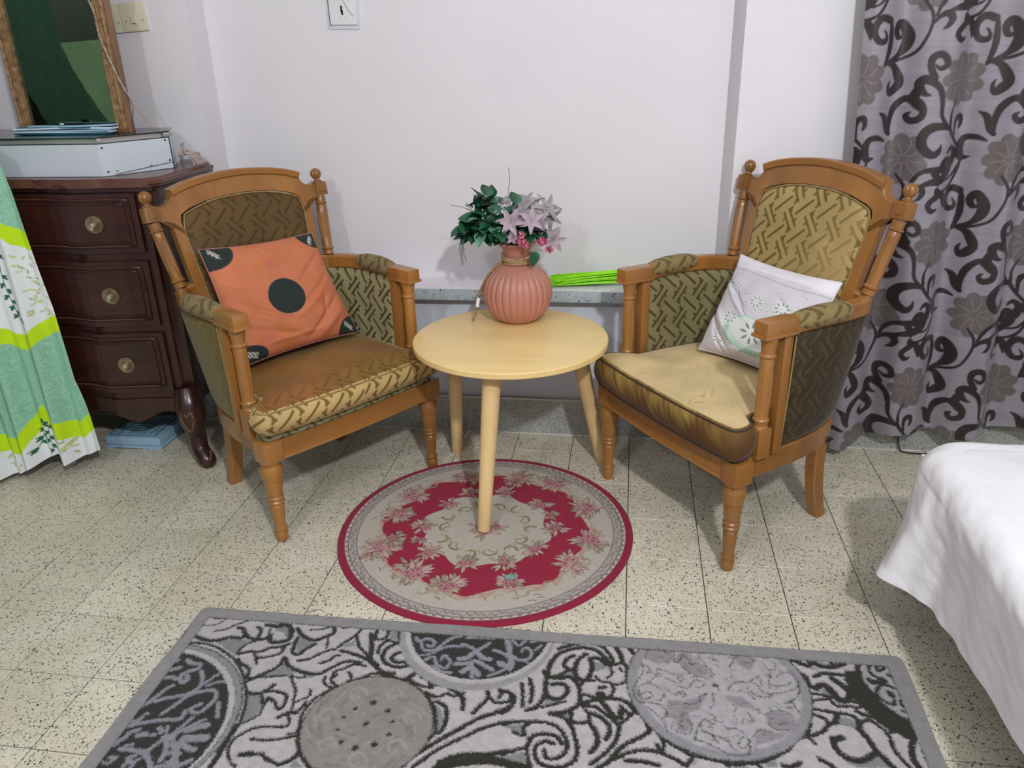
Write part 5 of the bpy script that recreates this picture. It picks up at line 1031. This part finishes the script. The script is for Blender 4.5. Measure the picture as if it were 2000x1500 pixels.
for f, z in ((.05, 1.018), (.07, .950), (.93, 1.022), (.95, .962), (.19, .950)):
    p = along(f, z, 0); r = .0028 if f != .19 else .0018; ang = math.atan2(.191, .112)
    lathe('screw', [(r, 0), (r, .0015), (r * .4, .002)], M['black'], t, 10, Matrix.Translation(bl(*p)) @ Matrix.Rotation(ang, 4, 'Z') @ Matrix.Rotation(PI / 2, 4, 'X'))
a_, b_ = along(.16, .941), along(1.0, .956); tube('seam_line', [bl(*a_), bl(*b_)], .0008, M['black'], t, 5)
a_, b_ = along(.995, .938, .001), along(.995, 1.03, .001); tube('corner_strip', [bl(*a_), bl(*b_)], .0016, M['darkline'], t, 5)
for f0, f1 in ((.0, .06), (.92, 1.)):
    p0, p1 = along(f0, BT - .010, .0005), along(f1, BT - .010, .0005); V, F = tubeVF([bl(*p0), bl(*p1)], .008, 8, squash=(.2, 1)); mesh_np('bracket', V, F, M['alu'], t)
lathe('hook', [(.004, 0), (.005, .004), (.002, .007)], M['alu'], t, 10, Matrix.Translation(bl(*along(.66, .955, 0))) @ Matrix.Rotation(math.atan2(.191, .112), 4, 'Z') @ Matrix.Rotation(PI / 2, 4, 'X'))

MY = 2.318
mt = thing('framed_mirror', 'gilt framed mirror standing on white box against back wall', 'mirror', (-1.69, MY, BT))
fw = .036; mx0, mx1, mh = -.190, .171, .62
def bar(name, x0, x1, z0, z1, ax):
    o = box(name, (x0, x1, -.012, .012, z0, z1), M['gold'], mt, .004)
    if ax == 'z':
        for q, r in ((.2, .0030), (.38, .0022), (.8, .0042)):
            xx = (x0 + (x1 - x0) * q) if x0 > 0 else (x1 - (x1 - x0) * q)
            tube('frame_bead', [(xx, -.0125, z0 + .01), (xx, -.0125, z1 - .01)], r, M['gold'], o, 6)
        xx = (x0 + .006) if x0 > 0 else (x1 - .006)
        zz = np.arange(z0 + .02, z1 - .02, .006); P = np.stack([np.full(len(zz) * 2, xx), np.full(len(zz) * 2, -.0135), np.repeat(zz, 2) + np.tile([0, .003], len(zz))], -1)
        tube('pearl_row', P, np.tile([.0012, .0028], len(zz)), M['gold'], o, 6)
    return o
bar('frame_side', mx0, mx0 + fw, 0, mh, 'z'); bar('frame_side', mx1 - fw, mx1, 0, mh, 'z')
bar('frame_rail', mx0 + fw, mx1 - fw, mh - fw, mh, 'x'); box('frame_rail', (mx0 + fw, mx1 - fw, -.012, .012, 0, .010), M['gold'], mt, .003)
box('frame_edge', (mx1, mx1 + .007, -.008, .016, 0, mh), M['frameback'], mt, .002)
box('backing', (mx0 + .01, mx1 - .01, .004, .012, .01, mh - .01), M['frameback'], mt)
box('mirror_pane', (mx0 + fw - .002, mx1 - fw + .002, .000, .004, .008, mh - fw + .002), M['glass'], mt)
tw = thing('twine', 'grey twine hanging down over the mirror frame to the white box', 'string', (-1.52, 2.30, 1.3))
def wl(px, py, y):     # metric helper values precomputed from the photograph
    return None
twisted('strand', catmull([(-.045, -.006, .20), (-.035, -.010, .13), (-.022, -.010, .085), (-.018, -.0105, .02), (.002, -.010, -.06), (.022, .004, -.14), (.050, .02, -.205), (.066, .03, -.247)], 10), .0030, M['cord'], tw, 2, .01)
twisted('knot', catmull([(-.040, -.012, .14), (-.046, -.020, .125), (-.034, -.022, .118), (-.030, -.014, .13), (-.040, -.010, .136)], 6), .0028, M['cord'], tw, 2, .01)
tube('thin_wire', catmull([(.022, .0, -.14), (.035, .0, -.17), (.032, .0, -.20), (.022, .0, -.225), (.026, .004, -.249)], 8), .0009, M['cable'], tw, 5)
pt = thing('paper_stack', 'pile of folded blue and white papers before the gilt mirror', 'papers', (-1.70, 2.262, BT))
for k, (m_, x0, x1, y0, z, h, a) in enumerate((('folder', -.155, .150, -.020, .0005, .005, .0), ('papers2', -.150, .160, -.018, .0055, .004, .03), ('papers', -.158, .158, -.016, .0095, .004, -.02), ('papers2', -.150, .165, -.016, .0135, .005, .05), ('folder', -.145, .10, -.014, .0185, .003, -.03), ('papers', -.10, .165, -.014, .0215, .004, .06))):
    P = catmull([(x0, 0, z + h / 2 + .0006), ((x0 + x1) / 2 + .02, 0, z + h / 2 - .0002 + .003 * (k == 3)), (x1, 0, z + h / 2 + .002 * k / 4)], 8); P[:, 1] += (P[:, 0]) * a
    sweep_rect('folded_sheet', P, .036, h * .92, M[m_], pt, .001)
box('clip', (-.012, .010, -.008, .006, .0275, .034), M['black'], pt, .002); box('clip_tag', (-.002, .010, -.0095, -.006, .028, .033), M['boxwhite'], pt, .0008)
# frayed rope end
t = thing('rope_bundle', 'frayed grey rope end lying between white box and back wall', 'rope', (-1.385, 2.41, .9375))
for k in range(7):
    a = .012 * (k - 3); P = catmull([(-.028 + r2.uniform(-.004, .004), .0, .058 - .004 * k), (-.012 + a * .3, .0 + a, .045 - .004 * abs(k - 3)), (.006, a, .030 - .003 * k + .01), (.030 + r2.uniform(-.006, .004), a, .004)], 6)
    twisted('rope_strand', P, .0042, M['cord'], t, 2, .012)
for k in range(16): tube('fray', catmull([(-.028, .0, .05), (-.032 + r2.uniform(-.006, .01), r2.uniform(-.01, .01), .062 + r2.uniform(0, .01))], 3), .0006, M['cord'], t, 4)

# ------------------------------------------------------------ plastic scale under the dresser
t = thing('bathroom_scale', 'pale blue plastic bathroom scale on floor under the dresser', 'scale', (-1.687, 2.318, 0)); t.rotation_euler = (0, 0, .03)
box('base', (-.108, .104, -.098, .105, .004, .013), M['scale'], t, .004)
box('housing', (-.104, .100, -.095, .100, .0135, .046), M['scale'], t, .009)
for x0, x1 in ((-.104, -.078), (.03, .10)): box('foot', (x0, x1, -.096, -.07, 0, .0045), M['scale'], t, .001)
for x0, x1 in ((-.10, -.07), (.05, .10)): box('foot', (x0, x1, .07, .098, 0, .0045), M['scale'], t, .001)
box('tread_mat', (-.094, .080, -.084, .09, .0455, .048), M['scale_top'], t, .001)
for k in range(9): box('tread_bar', (-.085, .072, -.076 + k * .018, -.067 + k * .018, .0478, .0505), M['scale'], t, .001)
for x in (-.055, -.02, .03, .055): tube('groove', [(x, -.080, .0508), (x + .006, -.03, .0508), (x + .008, .06, .0508)], .0009, M['black'], t, 4)

# ------------------------------------------------------------ green printed curtain at the left edge
ze = [.08, .178, .325, .562, .675, .784, .916, 1.03, 1.1, 1.2, 1.3, 2.2]; xe_ = [-1.688, -1.697, -1.716, -1.722, -1.730, -1.737, -1.745, -1.762, -1.82, -1.90, -1.95, -2.0]
ns, nz = 300, 330
sN = np.linspace(0, 1, ns) ** 1.25; hx = [-2.45, -2.2, -2.1, -1.982, -1.928, -1.874, -1.812, -1.806, -1.803, -1.726, -1.688]; hz_ = [.03, .05, .03, .022, .024, .052, .080, .079, .042, .062, .08]
zt = np.concatenate([np.linspace(0, .62, 270), np.linspace(.62, 1, 61)[1:]])
Sg, Tg = np.meshgrid(sN, zt[:nz]); ns_, nz_ = len(sN), len(zt[:nz])
Z = .05 + 1.6 * Tg; Xr = np.interp(Z, ze, xe_); X = Xr - Sg * .36
z0 = np.interp(X, hx, hz_); Z = z0 + (1.65 - z0) * Tg; Xr = np.interp(Z, ze, xe_); X = Xr - Sg * .36
dpt = np.clip(1.0 - (Z - .05) / 1.3, .25, 1)
fold = .026 * np.sin((X + 1.688) * 62 + 1.2 + .6 * Z) * dpt * np.clip((Xr - X) / .02 + .15, 0, 1) + .012 * np.sin((X) * 130 + 2 * Z) * dpt
Yc_ = 2.045 + .45 * (X + 1.75) - fold * .8
gr = np.zeros(X.shape + (3,), np.float32)
G1, WHt, LM = (128, 186, 156), (226, 230, 232), (190, 226, 14)
f3t = lambda x: np.interp(x, [-2.3, -2.1, -2.02, -1.95, -1.89, -1.861, -1.816, -1.797, -1.734, -1.698, -1.68], [.17, .2, .18, .167, .153, .204, .258, .206, .179, .21, .215])
f2t = lambda x: np.interp(x, [-2.3, -2.05, -1.95, -1.87, -1.837, -1.804, -1.769, -1.734, -1.69], [.52, .49, .55, .52, .498, .487, .519, .538, .545])
f1t = lambda x: np.interp(x, [-2.3, -2.0, -1.9, -1.797, -1.778, -1.747, -1.70], [.84, .8, .9, .848, .821, .799, .79])
bands = [(-1, f3t(X) - .058, WHt), (0, f3t(X), LM), (0, f2t(X) - .05, G1), (0, f2t(X), LM), (0, f1t(X) - .055, WHt), (0, f1t(X), LM), (0, 9 + 0 * X, G1)]
prev = np.full(X.shape, -1.)
squig = np.clip(np.abs(np.sin(snoise(X, Z, 110, 3) * 9 + snoise(X, Z, 260, 4) * 5)) * 1.6 - .9, 0, 1)
for _, up_, c in bands:
    m_ = (Z >= prev) & (Z < up_); gr[m_] = lin(c); prev = up_
isg = np.all(np.abs(gr - np.array(lin(G1), np.float32)) < 1e-4, -1)
gr = np.where(isg[..., None], gr * (1 - squig[..., None] * .75) + np.array(lin((176, 216, 196)), np.float32) * squig[..., None] * .75, gr)
def gpaint(pts, hw, c):
    global gr
    pts = np.array(pts); D = np.full(X.shape, 9.)
    for (ax, az), (bx, bz) in zip(pts[:-1], pts[1:]):
        dx, dy = bx - ax, bz - az; t_ = np.clip(((X - ax) * dx + (Z - az) * dy) / (dx * dx + dy * dy + 1e-9), 0, 1); D = np.minimum(D, np.hypot(X - ax - t_ * dx, Z - az - t_ * dy) / (.35 + .65 * np.sin(PI * np.clip(t_, .03, .97))) if len(pts) == 2 else np.hypot(X - ax - t_ * dx, Z - az - t_ * dy))
    a = np.clip((hw - D) / .0012 + .5, 0, 1)[..., None]; gr = gr * (1 - a) + np.array(lin(c), np.float32) * a
def vine(pts, n, ln=.017):
    P = catmull([(a, b, 0) for a, b in pts], 6)[:, :2]; gpaint(P, .0011, (60, 120, 90))
    for k in range(n):
        p = P[int((k + .5) / n * (len(P) - 1))]; s_ = 1 if k % 2 else -1; a = -PI / 2 + s_ * r2.uniform(.5, 1.1)
        gpaint([p, (p[0] + ln * math.cos(a) * 1.0, p[1] + ln * math.sin(a))], .0042, (22, 92, 58))
        a2 = a + s_ * .7; gpaint([p, (p[0] + ln * .8 * math.cos(a2), p[1] + ln * .8 * math.sin(a2))], .0034, (30, 104, 66))
vine([(-1.818, .775), (-1.825, .685), (-1.822, .622), (-1.815, .573), (-1.806, .535)], 12); vine([(-1.826, .205), (-1.842, .15), (-1.860, .105)], 7); vine([(-1.815, .195), (-1.819, .144), (-1.817, .092)], 7)
for cx_, cz_, n_ in ((-1.755, .70, 10), (-1.745, .63, 12), (-1.748, .575, 12), (-1.765, .105, 14), (-1.925, .07, 10), (-1.90, .56, 8)):
    for k in range(n_):
        p = (cx_ + r2.uniform(-.022, .018), cz_ + r2.uniform(-.03, .03)); a = r2.uniform(0, 6.28); gpaint([p, (p[0] + .013 * math.cos(a), p[1] + .013 * math.sin(a))], .0028, (188, 200, 130) if k % 3 else (168, 182, 140))
V = np.stack([X, Yc_, Z], -1)
gc = mesh_np('printed_curtain', V.reshape(-1, 3), gridF(nz_, ns_), M['cotton'], None, gr.reshape(-1, 3))
tag(gc, 'green, lime and white printed curtain hanging before the dark dresser', 'curtain')

# ------------------------------------------------------------ grey satin curtain on the right
CUR = json.loads('''[[17,0,10,51,-100,18,43,-200,16,20,-265,8],[15,-250,22,-71,-265,22,-129,-230,22,-134,-180,20,-91,-140,20,-24,-135,18,-6,-165,10,-38,-195,6],[22,-10,12,145,-50,14,216,-100,30,235,-160,35,187,-220,28,142,-235,25,109,-200,20,135,-160,18,177,-160,10,199,-170,6],[54,-15,10,214,-40,10,320,-80,9,383,-160,9,408,-230,9,394,-290,10,320,-355,6],[416,-230,8,473,-270,15,537,-280,22,569,-250,20,544,-215,14,507,-198,5],[432,-270,8,473,-340,12,546,-380,15,659,-390,22,789,-400,25,848,-430,26,867,-490,22,810,-520,16,768,-490,8],[664,-370,26,709,-320,20,716,-290,5],[705,-335,8,807,-325,8,900,-350,8,964,-430,8,966,-490,8],[29,-15,10,124,0,20,185,50,28,214,100,28,166,140,28,121,160,18,95,120,12,112,90,5],[703,350,14,631,290,12,612,210,14,579,140,18,511,100,22,424,80,28,382,110,26,435,160,18,495,170,6],[386,130,25,359,190,28,421,240,24,474,255,6],[504,70,22,457,10,20,462,-40,22,523,-60,22,577,-40,20,595,0,18,542,20,14,496,0,6],[722,360,15,620,350,25,526,370,30,480,420,30,503,480,30,595,520,25,656,500,18,671,460,5],[739,360,15,800,410,12,878,460,10,917,485,8],[742,340,12,734,270,8,774,195,4],[825,410,8,811,350,12,826,310,18,873,300,18,891,340,14,873,370,5],[925,485,8,962,570,8,940,650,9,874,720,10,764,745,10,711,730,14,720,770,16,728,800,4],[524,710,8,619,690,20,746,670,28,817,620,28,813,570,25,767,550,22,725,580,18,734,620,14,778,630,6],[1138,440,8,1050,420,18,954,430,20,927,490,26,956,545,22,1029,540,5],[1031,270,5,1104,300,20,1146,370,20,1186,400,14],[1175,390,14,1173,310,18,1206,240,22,1293,190,20,1381,210,30,1448,250,22,1435,300,22,1357,320,20,1317,290,15,1345,270,6],[832,-150,6,810,-210,22,778,-240,20,701,-215,20,645,-170,18,687,-135,18,734,-145,8]]''')
CW, CH = 262., 444.; cr = Raster(0, 0, CW, CH, 1.0, (144, 139, 147)); k_ = .435
def cput(fn):
    for ox in (-1, 0, 1):
        for oy in (-1, 0, 1): fn(ox * CW, oy * CH)
rq = np.random.RandomState(8)
for fx_, fv_ in ((1020, 510), (680, 980)):
    u_ = (fx_ + .144 * (fv_ - 430) - 545) / 605 * CW; v_ = (fv_ - 430) / 1000 * CH
    def fl(ox, oy):
        for k in range(9):
            a = k * PI / 4.5 + .3; cr.ell(u_ + ox + 34 * math.cos(a), v_ + oy + 44 * math.sin(a), 26, 19, a, (104, 95, 94))
        cr.ell(u_ + ox, v_ + oy, 40, 52, 0, (104, 95, 94))
        for k in range(9):
            a = k * PI / 4.5; cr.stroke([(u_ + ox + 8 * math.cos(a), v_ + oy + 10 * math.sin(a)), (u_ + ox + 26 * math.cos(a + .2), v_ + oy + 32 * math.sin(a + .2)), (u_ + ox + 42 * math.cos(a + .1), v_ + oy + 56 * math.sin(a + .1))], .9, (138, 130, 132), 3)
    cput(fl)
for L_ in CUR:
    q = np.array(L_, float).reshape(-1, 3); P = np.stack([q[:, 0] / 1000 * CW, q[:, 1] / 1000 * CH], -1); h = np.maximum(q[:, 2] * k_ * .98, 1.5)
    cput(lambda ox, oy: cr.stroke(P + np.array([ox, oy]), h, (46, 36, 37), 4))
nu, nz = 520, 520
u = np.linspace(0, 1, nu) ** 1.15; v = np.concatenate([np.linspace(0, .64, 560), np.linspace(.64, 1, 41)[1:]]); U, Vv = np.meshgrid(u, v)
xl = lambda z: np.interp(z, [0, .036, .45, .94, 1.35, 2.4], [.668, .664, .642, .612, .590, .565])
Z = .1 + 2.25 * Vv; X = xl(Z) + (1.85 - xl(Z)) * U
zb = np.interp(X, [.66, .70, .757, .83, .906, .96, 1.02, 1.215, 1.8], [.036, .043, .066, .098, .108, .100, .085, .137, .14])
Z = zb + (2.38 - zb) * Vv; X = xl(Z) + (1.85 - xl(Z)) * U
ph = (X - xl(Z)) / .0320
A_ = .046 * (.55 + .45 * np.clip(1.6 - Z, 0, 1))
Yc2 = 2.405 - A_ * (np.sin(ph * 1.05 + .35 * np.sin(Z * 2.2) + .9) + .22 * np.sin(ph * 2.3 + 1.1 * Z + 2.)) * np.clip((X - xl(Z)) / .03 + .2, 0, 1) * .72
Yc2 -= .006 * snoise(X * 0 + U * 3, Z, 5, 3)
s_u = X + .18 * (X - .6) * .0
uu = (s_u - 0.6560) * 1000; vv = (1.1894 - Z) * 1000
cc_ = cr.sample(uu, vv, wrap=True)
V = np.stack([X, Yc2, Z], -1)
o = mesh_np('satin_curtain', V.reshape(-1, 3), gridF(len(v), nu), M['satin'], None, cc_.reshape(-1, 3))
tag(o, 'silver grey satin curtain with dark brown scroll pattern behind right armchair', 'curtain')
t = tube('floor_cable', catmull([(.885, 2.475, .13), (.888, 2.466, .09), (.893, 2.462, .045), (.905, 2.462, .010), (.93, 2.455, .004), (1.02, 2.45, .004), (1.2, 2.46, .004)], 8), .0028, M['cable'], None, 6)
tag(t, 'thin dark cable running down the skirting under grey curtain', 'cable')

# ------------------------------------------------------------ bed
BX, BYF, BZ = .640, 1.700, .440
bd = thing('bed', 'bed with its corner at the right edge, under a white sheet', 'bed', (1.15, .8, 0))
box('mattress', (-.475, .6, -1.4, .855, .26, .425), M['mattress'], bd, .03); box('bed_base', (-.46, .58, -1.38, .84, .20, .26), M['bedwood'], bd, .006)
for x in (-.26, .54):
    for y in (-1.33, .62): box('leg', (x - .03, x + .03, y - .03, y + .03, 0, .20), M['bedwood'], bd, .004)
Rc = .10; path = []; nrmv = []
def addp(x, y, nx_, ny_): path.append((x, y)); nrmv.append((nx_, ny_))
for y in np.linspace(-.65, BYF - Rc, 240): addp(BX, y, -1, 0)
for a in np.linspace(PI, PI / 2, 90)[1:]: addp(BX + Rc + Rc * math.cos(a), BYF - Rc + Rc * math.sin(a), math.cos(a), math.sin(a))
for x in np.linspace(BX + Rc, 1.78, 120)[1:]: addp(x, BYF, 0, 1)
path = np.array(path); nrmv = np.array(nrmv); s = np.concatenate([[0], np.cumsum(np.linalg.norm(np.diff(path, axis=0), axis=1))])
sc_ = s[240 + 44]                                             # arc position of the corner
q = np.concatenate([np.linspace(-.078, -.058, 4), np.linspace(-.055, .245, 96)])
S_, Qv = np.meshgrid(s, q); cornr = np.exp(-((S_ - sc_) / .11) ** 2)
rr_ = .055
ang_ = np.clip((Qv + rr_) / (rr_ * PI / 2) * (PI / 2), 0, PI / 2)
out = np.where(Qv < -rr_, Qv, -rr_ + rr_ * np.sin(ang_)); down = np.where(Qv < -rr_, 0, rr_ * (1 - np.cos(ang_)))
arc_end = -rr_ + rr_ * PI / 2; hang = np.clip(Qv - arc_end, 0, None)
drop = down + hang * .965
fold = (np.sin(S_ * 24 + 1.0) * .35 + np.sin(S_ * 55 + 3 * np.sin(S_ * 9)) * .18) * .016 - .012
ysd = -.65 + S_
flare = fold * .7 * np.clip(hang / .12, 0, 1) + (hang / .21) ** .9 * (.054 * np.exp(-((S_ - sc_ + .145) / .085) ** 2) + .030 * np.clip((ysd - 1.0) / .5, 0, 1) + .012 * np.sin((S_ - sc_) * 34) * np.exp(-((S_ - sc_) / .25) ** 2)) - .012 * hang / .21
out = out + flare
bxx = path[:, 0][None] + nrmv[:, 0][None] * out; byy = path[:, 1][None] + nrmv[:, 1][None] * out
Z = BZ + .003 * snoise(bxx, byy, 14, 3) - drop
wr = .0042 * snoise(S_ * 1.0, Qv * .35, 34, 5) + .0018 * snoise(S_ * .8 + Qv * 1.2, Qv * .6 - S_ * .5, 75, 8); k2 = np.clip((Qv + .05) / .08, 0, 1)
Px = path[:, 0][None] + nrmv[:, 0][None] * (out + wr * k2); Py = path[:, 1][None] + nrmv[:, 1][None] * (out + wr * k2); Z = Z + wr * .6 * (1 - np.clip(Qv / .1, 0, 1)) * np.clip((Qv + .06) / .04, 0, 1)
Z = Z - .006 * np.exp(-((S_ - sc_ + .12) / .08) ** 2) * np.clip(hang * 6, 0, 1) + .010 * np.sin(S_ * 7 + 1) * np.clip(hang * 4, 0, 1)
V1 = np.stack([Px, Py, Z], -1); F1 = gridF(len(q), len(s))
gxx, gyy = np.meshgrid(np.linspace(BX + .02, 1.78, 90), np.linspace(-.65, BYF - .03, 160)); ed = np.minimum(gxx - BX, BYF - gyy)
ed = np.where((gxx < BX + Rc) & (gyy > BYF - Rc), Rc - np.hypot(gxx - BX - Rc, gyy - BYF + Rc), ed)
gz = BZ + .003 * snoise(gxx, gyy, 14, 3) - .0005 + .036 * (1 - np.exp(-(np.clip(ed - .066, 0, 9) / .17) ** 2)) - .04 * np.clip((.062 - ed) / .02, 0, 1) 
V2 = np.stack([gxx, gyy, gz], -1); F2 = gridF(160, 90, V1.size // 3)
ctr = np.array([1.15, .8, 0]); o = mesh_np('bed_sheet', np.vstack([V1.reshape(-1, 3), V2.reshape(-1, 3)]) - ctr, np.vstack([F1, F2]), M['sheet']); o.location = ctr
tag(o, 'white crumpled cotton sheet draped over the bed corner at right', 'bedding')

# ------------------------------------------------------------ added out of view: dark cabinet and pale cloth for the mirror to reflect
t = thing('added_wardrobe', 'dark cabinet added out of view for the mirror to reflect', 'added_wardrobe', (-2.33, .9, 0))
M['added_wardrobe'] = mat('added_wardrobe_green_brown', (52, 58, 42), .5, .3, 4)
box('cabinet', (-.115, .11, -.40, .80, .0, 2.1), M['added_wardrobe'], t, .004)
for y0, y1 in ((-.38, .19), (.21, .78)):
    dd = box('door', (.11, .128, y0, y1, .08, 2.06), M['added_wardrobe'], t, .004); lathe('knob', [(.012, 0), (.016, .01), (.008, .022)], M['brass'], dd, 16, Matrix.Translation((.128, y1 - .05 if y0 < 0 else y0 + .05, 1.0)) @ Matrix.Rotation(PI / 2, 4, 'Y'))
gx, gy = np.meshgrid(np.linspace(0, 1, 70), np.linspace(0, 1, 60))
V = np.stack([-2.186 + .010 * np.sin(gx * 17 + gy) * gy + .004 * snoise(gx * 9, gy * 9, 1.3, 3), 1.14 + .52 * gx + .02 * gy * np.sin(gx * 8), 1.345 - .50 * gy - .03 * gx * (1 - gy)], -1)
o = mesh_np('added_towel', V.reshape(-1, 3), gridF(60, 70), mat('added_towel_green', (150, 176, 142), .9, .1, 20, .3, 80)); sm = o.modifiers.new('thickness', 'SOLIDIFY'); sm.thickness = .004
tag(o, 'pale green cloth added out of view for the mirror to reflect', 'added_towel')
